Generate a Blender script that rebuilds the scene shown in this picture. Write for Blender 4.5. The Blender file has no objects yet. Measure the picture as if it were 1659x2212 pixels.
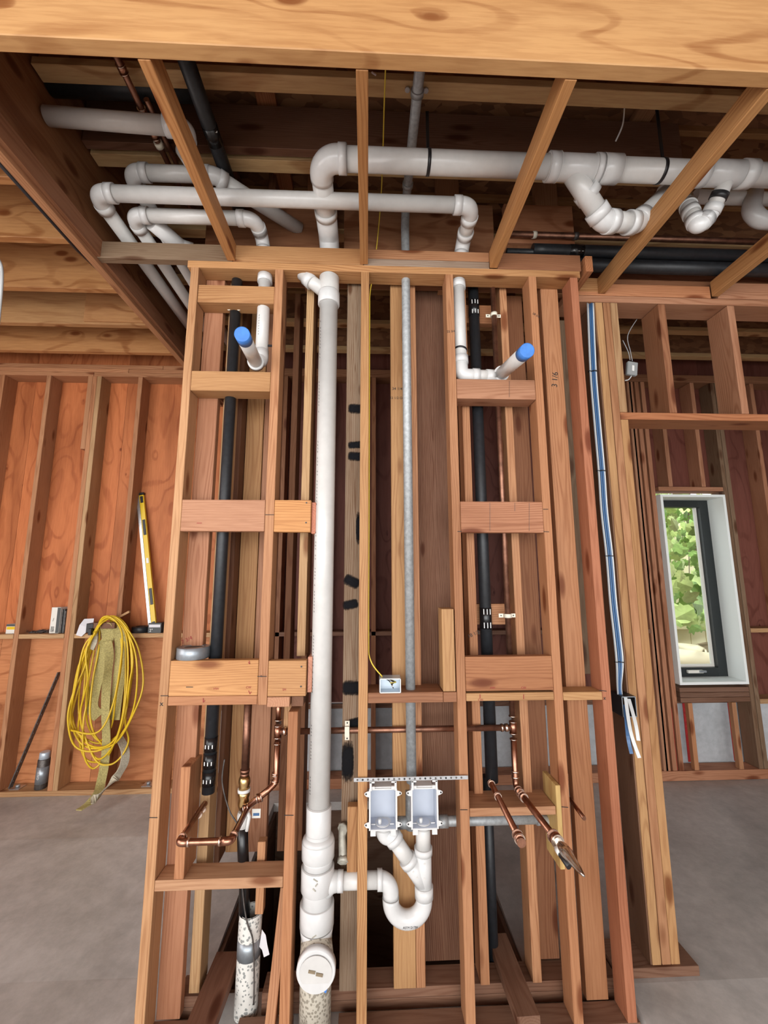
import bpy, bmesh, math, random
from mathutils import Vector, Matrix
random.seed(7)
C = bpy.context.scene.collection
I = 0.0254                     # everything below is written in inches
CH = 67.5                      # eye height above the slab, in inches

# ------------------------------------------------------------------ camera
FPX = 881.4665
R0 = (0.99918, 0.00237, -0.04039)
R1 = (0.00366, 0.98887, 0.14874)
R2 = (0.04030, -0.14876, 0.98805)
def wv(r): return Vector((r[0], r[2], -r[1])).normalized()
right, down, fwd = wv(R0), wv(R1), wv(R2)
cam = bpy.data.cameras.new('camera')
cam.sensor_fit = 'HORIZONTAL'; cam.sensor_width = 36.0
cam.lens = FPX / 1659 * 36
cam.clip_start = 0.05
co = bpy.data.objects.new('camera', cam); C.objects.link(co)
M = Matrix((right, -down, -fwd)).transposed().to_4x4()
M.translation = Vector((0, 0, CH * I))
co.matrix_world = M
bpy.context.scene.camera = co

# ------------------------------------------------------------------ light
sc = bpy.context.scene
sc.view_settings.view_transform = 'Standard'
sc.view_settings.look = 'None'
sc.view_settings.gamma = 1
sc.view_settings.use_curve_mapping = False
sc.view_settings.exposure = -0.30
world = bpy.data.worlds.new('World'); sc.world = world
world.use_nodes = True
bg = world.node_tree.nodes['Background']
bg.inputs['Color'].default_value = (0.93, 0.97, 1.0, 1)      # overcast sky
bg.inputs['Strength'].default_value = 2.4
def area(name, loc, aim, sx, sy, power, col):
    l = bpy.data.lights.new(name, 'AREA'); l.shape = 'RECTANGLE'
    l.size = sx * I; l.size_y = sy * I; l.energy = power; l.color = col
    o = bpy.data.objects.new(name, l); C.objects.link(o)
    o.location = Vector(loc) * I
    d = (Vector(aim) - Vector(loc)).normalized()
    o.rotation_euler = d.to_track_quat('-Z', 'Y').to_euler()
    return o
sun = bpy.data.lights.new('sun', 'SUN'); sun.energy = 8.0; sun.angle = 0.2; sun.color = (1, 0.97, 0.90)
so = bpy.data.objects.new('sun', sun); C.objects.link(so)
so.rotation_euler = (Vector((0.20, 0.22, -1.0))).to_track_quat('-Z', 'Y').to_euler()    # high, from behind the house: falls on the garden
# added fill lamp standing for daylight from an unseen opening behind the viewer
area('rear_fill', (-30, -150, 70), (0, 70, 70), 240, 130, 330, (1, 0.98, 0.95))
area('side_fill', (-140, 10, 80), (0, 80, 60), 70, 90, 60, (1, 0.98, 0.96))  # second added fill lamp, from the left; no window is built there

# ------------------------------------------------------------------ materials
def newmat(name):
    m = bpy.data.materials.new(name); m.use_nodes = True
    nt = m.node_tree; b = nt.nodes['Principled BSDF']
    return m, nt, b
def N(nt, t, **k):
    n = nt.nodes.new(t)
    for a, v in k.items():
        if a in n.inputs: n.inputs[a].default_value = v
        else: setattr(n, a, v)
    return n
def ramp(nt, stops):
    r = nt.nodes.new('ShaderNodeValToRGB'); e = r.color_ramp.elements
    e[0].position, e[0].color = stops[0][0], stops[0][1]
    e[1].position, e[1].color = stops[-1][0], stops[-1][1]
    for p, c in stops[1:-1]:
        x = e.new(p); x.color = c
    return r
def g(v): return (v, v, v, 1)
def mixc(nt, fac, a, b, mode='MIX'):
    m = nt.nodes.new('ShaderNodeMix'); m.data_type = 'RGBA'; m.blend_type = mode
    L = nt.links.new
    for s, v in ((0, fac), (6, a), (7, b)):
        if hasattr(v, 'is_linked') or hasattr(v, 'links'): L(v, m.inputs[s])
        else: m.inputs[s].default_value = v
    return m.outputs[2]
def wood(name, kind='lumber', freq=620, wob=0.05, contrast=0.8, knots=0.20, kmap=(2.6, 8.5, 8.5), rough=0.62, dirt=0.22):
    """lumber: grain runs along each piece's local X; tint comes from the object colour.
    kind 'lumber' = growth rings cut along a wandering pith; kind 'rotary' = contour figure of peeled veneer"""
    m, nt, b = newmat(name); L = nt.links.new
    tc = N(nt, 'ShaderNodeTexCoord'); oi = N(nt, 'ShaderNodeObjectInfo')
    def M_(op, a, b_=None):
        n = N(nt, 'ShaderNodeMath', operation=op)
        for k, v in enumerate((a, b_)):
            if v is None: continue
            if isinstance(v, (int, float)): n.inputs[k].default_value = v
            else: L(v, n.inputs[k])
        return n.outputs[0]
    cx = N(nt, 'ShaderNodeCombineXYZ'); r37 = M_('MULTIPLY', oi.outputs['Random'], 37.0)
    for i in range(3): L(r37, cx.inputs[i])
    add = N(nt, 'ShaderNodeVectorMath', operation='ADD'); L(tc.outputs['Object'], add.inputs[0]); L(cx.outputs[0], add.inputs[1])
    def mp(s, src=None):
        x = N(nt, 'ShaderNodeVectorMath', operation='MULTIPLY'); x.inputs[1].default_value = s
        L(src or add.outputs[0], x.inputs[0]); return x.outputs[0]
    def noise(s, det, ro=0.5, dist=0.0):
        n = N(nt, 'ShaderNodeTexNoise', Scale=1.0, Detail=det, Roughness=ro, Distortion=dist); L(mp(s), n.inputs['Vector']); return n
    vo = N(nt, 'ShaderNodeTexVoronoi', Scale=1.0, Randomness=1.0); L(mp(kmap), vo.inputs['Vector'])
    kd = vo.outputs['Distance']
    swirl = M_('POWER', M_('SUBTRACT', 1.0, M_('MINIMUM', kd, 1.0)), 4.0)
    if kind == 'lumber':
        wv_ = noise((1.1, 0.6, 0.6), 1.5)
        off = N(nt, 'ShaderNodeVectorMath', operation='MULTIPLY_ADD'); L(wv_.outputs['Color'], off.inputs[0]); off.inputs[1].default_value = (0, wob * 2.4, wob * 1.6); off.inputs[2].default_value = (0, -wob * 1.2, 0)
        sh = N(nt, 'ShaderNodeVectorMath', operation='ADD'); L(tc.outputs['Object'], sh.inputs[0]); L(off.outputs[0], sh.inputs[1])
        fl_ = N(nt, 'ShaderNodeVectorMath', operation='MULTIPLY'); fl_.inputs[1].default_value = (0.0, 1, 1); L(sh.outputs[0], fl_.inputs[0])
        ln = N(nt, 'ShaderNodeVectorMath', operation='LENGTH'); L(fl_.outputs[0], ln.inputs[0])
        ph = M_('MULTIPLY', ln.outputs['Value'], float(freq))
        ph = M_('ADD', ph, M_('MULTIPLY', noise((2.5, 22, 22), 2).outputs['Fac'], 4.0))
    else:
        ph = M_('MULTIPLY', noise((0.9, 3.4, 3.4), 1.2, 0.35, 0.25).outputs['Fac'], float(freq))
        ph = M_('ADD', ph, M_('MULTIPLY', noise((3.0, 14, 14), 2).outputs['Fac'], 2.5))
    ph = M_('ADD', ph, M_('MULTIPLY', swirl, 9.0))
    si = M_('MULTIPLY_ADD' if False else 'ADD', M_('MULTIPLY', M_('SINE', ph), 0.5), 0.5)
    rr = ramp(nt, [(0.0, g(0)), (0.55, g(0.12)), (0.88, g(0.8)), (1.0, g(1.0))] if kind == 'lumber' else [(0.0, g(0)), (0.8, g(0.10)), (0.95, g(0.9)), (1.0, g(1.0))]); L(si, rr.inputs[0])
    amp = ramp(nt, [(0.35, g(0.25)), (0.62, g(1.0))]); L(noise((1.5, 5, 5), 2).outputs['Fac'], amp.inputs[0])
    ringv = M_('MULTIPLY', rr.outputs[0], amp.outputs[0])
    fr = ramp(nt, [(0.40, g(0)), (0.62, g(1))]); L(noise((9, 210, 210) if kind == 'lumber' else (7, 90, 90), 3, 0.6).outputs['Fac'], fr.inputs[0])
    dark = M_('MINIMUM', M_('ADD', M_('MULTIPLY', ringv, 0.60 * contrast), M_('MULTIPLY', fr.outputs[0], 0.26 * contrast)), 1.0)
    kn = ramp(nt, [(0.0, g(1)), (knots * 0.55, g(0.85)), (knots, g(0))]); L(kd, kn.inputs[0])
    hue = noise((0.8, 4, 4), 2)
    hr = ramp(nt, [(0.32, (1.06, 1.04, 1.0, 1)), (0.5, (1, 0.98, 0.96, 1)), (0.68, (1.0 - dirt, 0.93 - dirt, 0.86 - dirt, 1))]); L(hue.outputs['Fac'], hr.inputs[0])
    base = mixc(nt, 1.0, oi.outputs['Color'], hr.outputs[0], 'MULTIPLY')
    dk = mixc(nt, 1.0, base, (0.50, 0.34, 0.25, 1), 'MULTIPLY')
    c1 = N(nt, 'ShaderNodeMix'); c1.data_type = 'RGBA'; L(dark, c1.inputs[0]); L(base, c1.inputs[6]); L(dk, c1.inputs[7])
    kc = mixc(nt, 1.0, base, (0.36, 0.20, 0.12, 1), 'MULTIPLY')
    c2 = N(nt, 'ShaderNodeMix'); c2.data_type = 'RGBA'; L(kn.outputs[0], c2.inputs[0]); L(c1.outputs[2], c2.inputs[6]); L(kc, c2.inputs[7])
    L(c2.outputs[2], b.inputs['Base Color'])
    b.inputs['Roughness'].default_value = rough
    b.inputs['Specular IOR Level'].default_value = 0.3
    bp = N(nt, 'ShaderNodeBump', Strength=0.10, Distance=0.002); bp.invert = True; L(dark, bp.inputs['Height']); L(bp.outputs[0], b.inputs['Normal'])
    return m
WOOD = wood('fir_lumber')
VENEER = wood('veneer_lumber', 'rotary', freq=46, contrast=1.0, knots=0.17, kmap=(3.0, 6.5, 6.5), rough=0.5, dirt=0.10)
PLY = wood('plywood_sheathing', 'rotary', freq=60, contrast=0.85, knots=0.07, kmap=(3.2, 6, 6), rough=0.6, dirt=0.30)
BARN = wood('weathered_lumber', freq=760, wob=0.03, contrast=1.35, knots=0.12, rough=0.8, dirt=0.25)

def plain(name, col, rough=0.5, metal=0.0, noise=None, spec=0.5, bump=0.0):
    m, nt, b = newmat(name); L = nt.links.new
    b.inputs['Base Color'].default_value = (*col, 1)
    b.inputs['Roughness'].default_value = rough; b.inputs['Metallic'].default_value = metal
    b.inputs['Specular IOR Level'].default_value = spec
    if noise:
        sc, lo, hi, det = noise
        tc = N(nt, 'ShaderNodeTexCoord'); n = N(nt, 'ShaderNodeTexNoise', Scale=sc, Detail=det, Roughness=0.6)
        L(tc.outputs['Object'], n.inputs['Vector'])
        r = ramp(nt, [(0.3, (*[c * lo for c in col], 1)), (0.7, (*[min(1, c * hi) for c in col], 1))]); L(n.outputs['Fac'], r.inputs[0])
        L(r.outputs[0], b.inputs['Base Color'])
        if bump:
            bp = N(nt, 'ShaderNodeBump', Strength=bump, Distance=0.002); L(n.outputs['Fac'], bp.inputs['Height']); L(bp.outputs[0], b.inputs['Normal'])
    return m
PVC = plain('white_pvc', (0.62, 0.61, 0.59), 0.28, noise=(14, 0.93, 1.04, 3))
PVCF = plain('white_pvc_fitting', (0.645, 0.645, 0.64), 0.22, noise=(20, 0.95, 1.03, 2))
RIM = plain('pvc_primer_line', (0.42, 0.41, 0.40), 0.5)
BOXP = plain('outlet_box_plastic', (0.52, 0.56, 0.64), 0.32, noise=(12, 0.96, 1.04, 2))
COP = plain('copper', (0.44, 0.22, 0.145), 0.30, 1.0, noise=(30, 0.6, 1.15, 4))
COPD = plain('dull_copper', (0.30, 0.15, 0.10), 0.42, 0.9, noise=(22, 0.6, 1.3, 4))
BRASS = plain('brass', (0.72, 0.52, 0.24), 0.28, 1.0, noise=(40, 0.8, 1.1, 3))
SOLDER = plain('solder', (0.80, 0.66, 0.56), 0.25, 1.0)
GALV = plain('galvanized', (0.40, 0.42, 0.43), 0.55, 0.45, noise=(60, 0.75, 1.15, 4))
STEEL = plain('steel', (0.55, 0.56, 0.58), 0.35, 0.9, noise=(60, 0.85, 1.1, 2))
DSTEEL = plain('dark_steel', (0.10, 0.09, 0.085), 0.5, 0.6, noise=(40, 0.7, 1.6, 3))
FOAM = plain('black_foam', (0.014, 0.016, 0.019), 0.45, noise=(50, 0.8, 1.4, 3), bump=0.3)
TAPEB = plain('black_tape', (0.008, 0.008, 0.009), 0.25)
WHITE = plain('white_print', (0.75, 0.75, 0.73), 0.5)
BLACK = plain('black_plastic', (0.015, 0.015, 0.017), 0.4)
INK = plain('black_ink', (0.02, 0.018, 0.018), 0.7)
REDINK = plain('red_ink', (0.30, 0.03, 0.03), 0.7)
CHARC = plain('black_spray_paint', (0.012, 0.012, 0.014), 0.95, noise=(60, 0.6, 1.8, 4), spec=0.05)
BLUE = plain('blue_tape', (0.05, 0.20, 0.60), 0.55, noise=(30, 0.85, 1.15, 2))
GREYT = plain('duct_tape', (0.30, 0.33, 0.36), 0.33, 0.5, noise=(40, 0.9, 1.1, 2))
YEL = plain('yellow_rubber', (0.70, 0.47, 0.02), 0.35)
YCAB = plain('yellow_cable', (0.75, 0.55, 0.06), 0.45)
WEB = plain('tan_webbing', (0.40, 0.34, 0.13), 0.85, noise=(120, 0.7, 1.3, 3), bump=0.4)
WEBP = plain('pale_webbing', (0.52, 0.47, 0.36), 0.85, noise=(120, 0.7, 1.2, 3))
CABW = plain('white_cable', (0.60, 0.62, 0.62), 0.4)
CABB = plain('blue_cable', (0.05, 0.13, 0.28), 0.4)
CABG = plain('grey_cable', (0.33, 0.34, 0.35), 0.45)
BOXG = plain('grey_box', (0.28, 0.29, 0.29), 0.5)
BOXB = plain('bluish_box', (0.52, 0.60, 0.68), 0.35, 0.3)
CARD = plain('carton_white', (0.72, 0.70, 0.64), 0.7)
CARDD = plain('carton_dark', (0.07, 0.075, 0.075), 0.6)
PAPER = plain('paper', (0.68, 0.67, 0.70), 0.8)
JAMB = plain('white_jamb', (0.86, 0.90, 0.88), 0.5)
WFRAME = plain('black_window_frame', (0.012, 0.016, 0.017), 0.4)
REDT = plain('red_tape', (0.48, 0.02, 0.02), 0.5, noise=(30, 0.7, 1.2, 3))
CLIP = plain('ivory_clip', (0.74, 0.70, 0.58), 0.45)
GLOVE = plain('old_valve', (0.42, 0.40, 0.34), 0.55, 0.3, noise=(30, 0.7, 1.15, 3))
LEAF = plain('green_leaf', (0.26, 0.42, 0.12), 0.5, noise=(12, 0.65, 1.5, 2))
LEAF2 = plain('pale_leaf', (0.50, 0.62, 0.24), 0.5, noise=(12, 0.8, 1.3, 2))
BARK = plain('bark', (0.14, 0.11, 0.07), 0.9)
FENCE = plain('pale_wall', (0.74, 0.68, 0.44), 0.8, noise=(3, 0.92, 1.06, 2))
SOIL = plain('soil', (0.22, 0.17, 0.11), 0.95, noise=(14, 0.6, 1.5, 5))
BARREL = plain('cream_drum', (0.62, 0.56, 0.40), 0.6)
FINS = plain('chrome', (0.62, 0.60, 0.56), 0.18, 1.0)

def speck(name, col, dcol, scale, lo, hi):
    m, nt, b = newmat(name); L = nt.links.new
    tc = N(nt, 'ShaderNodeTexCoord')
    v = N(nt, 'ShaderNodeTexVoronoi', Scale=scale); L(tc.outputs['Object'], v.inputs['Vector'])
    n = N(nt, 'ShaderNodeTexNoise', Scale=scale * 0.16, Detail=3); L(tc.outputs['Object'], n.inputs['Vector'])
    s = N(nt, 'ShaderNodeMath', operation='SUBTRACT'); L(v.outputs['Distance'], s.inputs[0])
    mm = N(nt, 'ShaderNodeMath', operation='MULTIPLY'); mm.inputs[1].default_value = 0.75; L(n.outputs['Fac'], mm.inputs[0]); L(mm.outputs[0], s.inputs[1])
    r = ramp(nt, [(lo, (*dcol, 1)), (hi, (*col, 1))]); L(s.outputs[0], r.inputs[0])
    L(r.outputs[0], b.inputs['Base Color']); b.inputs['Roughness'].default_value = 0.5
    return m
SPECK = speck('cement_spattered_pvc', (0.68, 0.67, 0.63), (0.27, 0.28, 0.27), 75, -0.04, 0.0)
DIRTY = speck('cement_crusted_pvc', (0.52, 0.48, 0.40), (0.27, 0.24, 0.19), 85, -0.05, 0.14)

def concrete(name, base, k=1.0, rough=0.5):
    m, nt, b = newmat(name); L = nt.links.new
    tc = N(nt, 'ShaderNodeTexCoord')
    n1 = N(nt, 'ShaderNodeTexNoise', Scale=0.9, Detail=6, Roughness=0.6, Distortion=0.6); L(tc.outputs['Object'], n1.inputs['Vector'])
    n2 = N(nt, 'ShaderNodeTexNoise', Scale=14, Detail=5, Roughness=0.7); L(tc.outputs['Object'], n2.inputs['Vector'])
    a = ramp(nt, [(0.32, (*[c * (1 - 0.32 * k) for c in base], 1)), (0.68, (*[c * (1 + 0.30 * k) for c in base], 1))]); L(n1.outputs['Fac'], a.inputs[0])
    c = ramp(nt, [(0.35, g(0.86)), (0.65, g(1.06))]); L(n2.outputs['Fac'], c.inputs[0])
    L(mixc(nt, 1.0, a.outputs[0], c.outputs[0], 'MULTIPLY'), b.inputs['Base Color'])
    rr = ramp(nt, [(0.35, g(rough - 0.14)), (0.65, g(rough + 0.15))]); L(n1.outputs['Fac'], rr.inputs[0]); L(rr.outputs[0], b.inputs['Roughness'])
    bp = N(nt, 'ShaderNodeBump', Strength=0.1, Distance=0.004); L(n2.outputs['Fac'], bp.inputs['Height']); L(bp.outputs[0], b.inputs['Normal'])
    return m
SLAB = concrete('slab_concrete', (0.50, 0.475, 0.45), 1.0, 0.5)
STEM = concrete('stem_concrete', (0.50, 0.52, 0.54), 0.9, 0.75)
def osb():
    m, nt, b = newmat('strand_board'); L = nt.links.new
    tc = N(nt, 'ShaderNodeTexCoord'); mp = N(nt, 'ShaderNodeMapping'); mp.inputs['Scale'].default_value = (14, 30, 30)
    L(tc.outputs['Object'], mp.inputs[0])
    v = N(nt, 'ShaderNodeTexVoronoi', Scale=1.0); L(mp.outputs[0], v.inputs['Vector'])
    r = ramp(nt, [(0.0, (0.12, 0.045, 0.018, 1)), (0.5, (0.22, 0.092, 0.038, 1)), (1.0, (0.34, 0.16, 0.07, 1))])
    bw = N(nt, 'ShaderNodeRGBToBW'); L(v.outputs['Color'], bw.inputs[0]); L(bw.outputs[0], r.inputs[0])
    L(r.outputs[0], b.inputs['Base Color']); b.inputs['Roughness'].default_value = 0.75
    return m
OSB = osb()
def glassmat():
    m, nt, b = newmat('window_glass')
    b.inputs['Base Color'].default_value = (0.93, 0.98, 0.95, 1)
    b.inputs['Roughness'].default_value = 0.0
    b.inputs['Transmission Weight'].default_value = 1.0
    b.inputs['IOR'].default_value = 1.02
    return m
GLASS = glassmat()

# lumber tints (linear)
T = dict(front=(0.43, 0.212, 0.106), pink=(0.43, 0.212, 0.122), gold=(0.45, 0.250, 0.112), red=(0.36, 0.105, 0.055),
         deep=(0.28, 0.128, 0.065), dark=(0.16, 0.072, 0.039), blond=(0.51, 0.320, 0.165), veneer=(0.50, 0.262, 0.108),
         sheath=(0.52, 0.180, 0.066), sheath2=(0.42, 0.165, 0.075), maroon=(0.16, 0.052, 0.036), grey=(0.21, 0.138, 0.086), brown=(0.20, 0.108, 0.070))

# ------------------------------------------------------------------ geometry helpers
W = {}
def V(x, y, z): return Vector((x * I, y * I, (z + CH) * I))
def ray(px, py):
    a, b = (px - 829.5) / FPX, (py - 1106) / FPX
    return right * a + down * b + fwd
def at(px, py, Y):   # the point of depth Y (inches from the lens plane) on a sight line -> inches rel. to eye
    r = ray(px, py); k = Y / r.y; return (r.x * k, Y, r.z * k)
def atz(px, py, z):
    r = ray(px, py); k = z / r.z; return (r.x * k, r.y * k, z)
def atx(px, py, x):
    r = ray(px, py); k = x / r.x; return (x, r.y * k, r.z * k)
def link(name, data, mat=None, parent=None, mw=None, color=None):
    o = bpy.data.objects.new(name, data); C.objects.link(o)
    if mat is not None and data is not None and not data.materials: data.materials.append(mat)
    mw = mw or Matrix()
    W[o.name] = mw
    if parent is not None:
        o.parent = parent; o.matrix_basis = W[parent.name].inverted() @ mw
    else: o.matrix_basis = mw
    if color: o.color = (*color, 1)
    return o
def empty(name, p=(0, 0, -CH), **kw):
    o = link(name, None, mw=Matrix.Translation(V(*p)))
    o.empty_display_size = 0.1
    for k, v in kw.items(): o[k] = v
    return o
def tag(o, label, cat, group=None):
    o['label'] = label; o['category'] = cat
    if group: o['group'] = group
    return o
def lab(o, l): o['label'] = l; return o
PERM = {'x': Matrix.Identity(4),
        'z': Matrix(((0, 1, 0, 0), (0, 0, 1, 0), (1, 0, 0, 0), (0, 0, 0, 1))),
        'y': Matrix(((0, 0, 1, 0), (1, 0, 0, 0), (0, 1, 0, 0), (0, 0, 0, 1)))}
def boxmesh(name, a, b, c, bev):
    bm = bmesh.new(); bmesh.ops.create_cube(bm, size=1)
    bmesh.ops.scale(bm, vec=Vector((a, b, c)), verts=bm.verts)
    if bev: bmesh.ops.bevel(bm, geom=bm.edges[:], offset=min(bev * I, 0.2 * min(a, b, c)), segments=1, affect='EDGES')
    me = bpy.data.meshes.new(name); bm.to_mesh(me); bm.free(); return me
def vary(c, k=0.10):
    f = 1 + random.uniform(-k, k); h = random.uniform(-0.05, 0.05)
    return (c[0] * f, c[1] * f * (1 + h), c[2] * f * (1 + 1.6 * h))
def bd(name, parent, x0, x1, y0, y1, z0, z1, tint='front', mat=None, axis=None, bev=0.07, k=0.10, rot=None):
    """a board between two corners (inches); local X is its long side"""
    dx, dy, dz = abs(x1 - x0), abs(y1 - y0), abs(z1 - z0)
    if axis is None: axis = 'xyz'[[dx, dy, dz].index(max(dx, dy, dz))]
    d = {'x': (dx, dy, dz), 'y': (dy, dz, dx), 'z': (dz, dx, dy)}[axis]
    me = boxmesh(name, d[0] * I, d[1] * I, d[2] * I, bev)
    c = V((x0 + x1) / 2, (y0 + y1) / 2, (z0 + z1) / 2)
    mw = Matrix.Translation(c) @ (rot or Matrix()) @ PERM[axis]
    t = T[tint] if isinstance(tint, str) else tint
    return link(name, me, mat or WOOD, parent, mw, vary(t, k) if mat in (None, WOOD, VENEER, PLY, BARN) else t)
def beamto(name, parent, p, q, w, h, mat=None, tint='front', up=(0, 0, 1), bev=0.07):
    """a board laid from p to q"""
    a, b = V(*p), V(*q); x = (b - a).normalized(); u = Vector(up); y = u.cross(x).normalized(); z = x.cross(y)
    me = boxmesh(name, (b - a).length, w * I, h * I, bev)
    mw = Matrix((x, y, z)).transposed().to_4x4(); mw.translation = (a + b) / 2
    t = T[tint] if isinstance(tint, str) else tint
    return link(name, me, mat or WOOD, parent, mw, t)
def meshobj(name, verts, faces, mat, parent=None, smooth=False, local=None):
    """verts in metres world space; origin moved to their mean"""
    c = sum(verts, Vector()) / len(verts) if local is None else local
    me = bpy.data.meshes.new(name)
    me.from_pydata([v - c for v in verts], [], faces); me.update()
    if smooth:
        for p in me.polygons: p.use_smooth = True
    return link(name, me, mat, parent, Matrix.Translation(c))
def fillet(pts, rad, seg=7):
    out = [pts[0]]
    for i in range(1, len(pts) - 1):
        a, b, c = pts[i - 1], pts[i], pts[i + 1]
        u, v = (a - b), (c - b); lu, lv = u.length, v.length; u.normalize(); v.normalize()
        ang = u.angle(v, math.pi)
        if ang > 3.1: out.append(b); continue
        d = min(rad / math.tan(ang / 2), lu * 0.49, lv * 0.49)
        s, e = b + u * d, b + v * d
        for k in range(seg + 1):
            t = k / seg
            out.append(s.lerp(b, t).lerp(b.lerp(e, t), t))
    out.append(pts[-1]); return out
def sweep(bm, pts, rr, n=20, cap=True, hollow=False):
    T_ = []
    for i in range(len(pts)):
        a = pts[max(i - 1, 0)]; b = pts[min(i + 1, len(pts) - 1)]
        T_.append((b - a).normalized())
    ref = Vector((0, 0, 1)) if abs(T_[0].z) < 0.9 else Vector((0, 1, 0))
    nrm = T_[0].cross(ref).normalized()
    rings = []
    for i, p in enumerate(pts):
        nrm = (nrm - T_[i] * nrm.dot(T_[i])).normalized(); bi = T_[i].cross(nrm)
        r = rr[i] if isinstance(rr, (list, tuple)) else rr
        rings.append([bm.verts.new(p + (nrm * math.cos(2 * math.pi * k / n) + bi * math.sin(2 * math.pi * k / n)) * r) for k in range(n)])
    for a, b in zip(rings, rings[1:]):
        for k in range(n):
            f = bm.faces.new((a[k], a[(k + 1) % n], b[(k + 1) % n], b[k])); f.smooth = True
    if cap:
        bm.faces.new(rings[0][::-1]); bm.faces.new(rings[-1])
def tube(name, pts, r, mat, parent=None, bend=None, n=20, cap=True, raw=False):
    """pts in inches (eye-relative) ; r in inches (float or per-point list)"""
    P = pts if raw else [V(*p) for p in pts]
    if bend: P = fillet(P, bend * I)
    bm = bmesh.new()
    c = sum(P, Vector()) / len(P)
    rr = [x * I for x in r] if isinstance(r, (list, tuple)) else r * I
    sweep(bm, [p - c for p in P], rr, n, cap)
    bmesh.ops.recalc_face_normals(bm, faces=bm.faces[:])
    me = bpy.data.meshes.new(name); bm.to_mesh(me); bm.free()
    for e in me.edges: pass
    return link(name, me, mat, parent, Matrix.Translation(c))
def disc(name, p, d, r, t, mat, parent=None, n=28, r2=None):
    """short cylinder centred on p along d"""
    p = V(*p) if not isinstance(p, Vector) else p
    d = Vector(d).normalized()
    return tube(name, [p - d * t * I / 2, p + d * t * I / 2], [r, r2 if r2 is not None else r], mat, parent, n=n, raw=True)
def spline(pts, sub=8):
    P = [Vector(p) for p in pts]; out = []
    for i in range(len(P) - 1):
        p0, p1, p2, p3 = P[max(i - 1, 0)], P[i], P[i + 1], P[min(i + 2, len(P) - 1)]
        for k in range(sub):
            t = k / sub
            out.append(0.5 * ((2 * p1) + (p2 - p0) * t + (2 * p0 - 5 * p1 + 4 * p2 - p3) * t * t + (3 * p1 - p0 - 3 * p2 + p3) * t ** 3))
    out.append(P[-1]); return out
def pvc_run(parent, pts, r, bend=None, hubs=True, mat=None, skip=(), ends=()):
    """straight pipes and hubbed elbows along pts (inches)"""
    mat = mat or PVC
    P = [Vector(p) for p in pts]; n = len(P); bend = bend or r * 2.2
    cut = [0.0] * n
    dirs = [(P[i + 1] - P[i]).normalized() for i in range(n - 1)]
    for i in range(1, n - 1):
        ang = (-dirs[i - 1]).angle(dirs[i]); cut[i] = min(bend / math.tan(ang / 2), 0.45 * (P[i] - P[i - 1]).length, 0.45 * (P[i + 1] - P[i]).length)
    for i in range(n - 1):
        a = P[i] + dirs[i] * cut[i]; b = P[i + 1] - dirs[i] * cut[i + 1]
        tube('pipe', [a, b], r, mat, parent, n=28)
    for i in range(1, n - 1):
        if i in skip: continue
        a = P[i] - dirs[i - 1] * (cut[i] + 0.02); e = P[i] + dirs[i] * (cut[i] + 0.02)
        arc = [a]; 
        for k in range(1, 11):
            t = k / 11; arc.append(a.lerp(P[i], t).lerp(P[i].lerp(e, t), t))
        arc.append(e)
        el = tube('elbow', arc, r * 1.10, PVCF, parent, n=28)
        if hubs:
            h = r * 1.05
            for q, d in ((a, -dirs[i - 1]), (e, dirs[i])):
                disc('hub', q + d * h * 0.5 if False else tuple(Vector(q) + Vector(d) * h * 0.35), d, r * 1.20, h, PVCF, el)
                disc('glue_line', tuple(Vector(q) + Vector(d) * (h * 0.86)), d, r * 1.13, 0.07, RIM, el)
def text(name, s, p, size, mat, parent, right_=(1, 0, 0), up=(0, 0, 1), th=0.01):
    cu = bpy.data.curves.new(name, 'FONT'); cu.body = s; cu.size = size * I; cu.extrude = th * I; cu.align_x = 'CENTER'; cu.align_y = 'CENTER'
    x = Vector(right_).normalized(); y = Vector(up).normalized(); z = x.cross(y)
    mw = Matrix((x, y, z)).transposed().to_4x4(); mw.translation = V(*p)
    tmp = bpy.data.objects.new(name, cu); C.objects.link(tmp)
    bpy.context.view_layer.update()
    me = bpy.data.meshes.new_from_object(tmp.evaluated_get(bpy.context.evaluated_depsgraph_get()))
    bpy.data.objects.remove(tmp); me.name = name
    return link(name, me, mat, parent, mw)
def strokes(name, segs, Y, mat, parent, w=0.12):
    """thin marker strokes lying on the plane y=Y ; segs of (x0,z0,x1,z1)"""
    vs, fs = [], []
    for x0, z0, x1, z1 in segs:
        d = Vector((x1 - x0, 0, z1 - z0)).normalized(); nn = Vector((-d.z, 0, d.x)) * w / 2
        for yy in (Y - 0.03, Y + 0.01):
            for q in (Vector((x0, yy, z0)) - nn, Vector((x1, yy, z1)) - nn, Vector((x1, yy, z1)) + nn, Vector((x0, yy, z0)) + nn): vs.append(V(*q))
        b = len(vs) - 8
        fs += [(b, b + 1, b + 2, b + 3), (b + 7, b + 6, b + 5, b + 4), (b, b + 4, b + 5, b + 1), (b + 1, b + 5, b + 6, b + 2), (b + 2, b + 6, b + 7, b + 3), (b + 3, b + 7, b + 4, b)]
    return meshobj(name, vs, fs, mat, parent)
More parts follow.
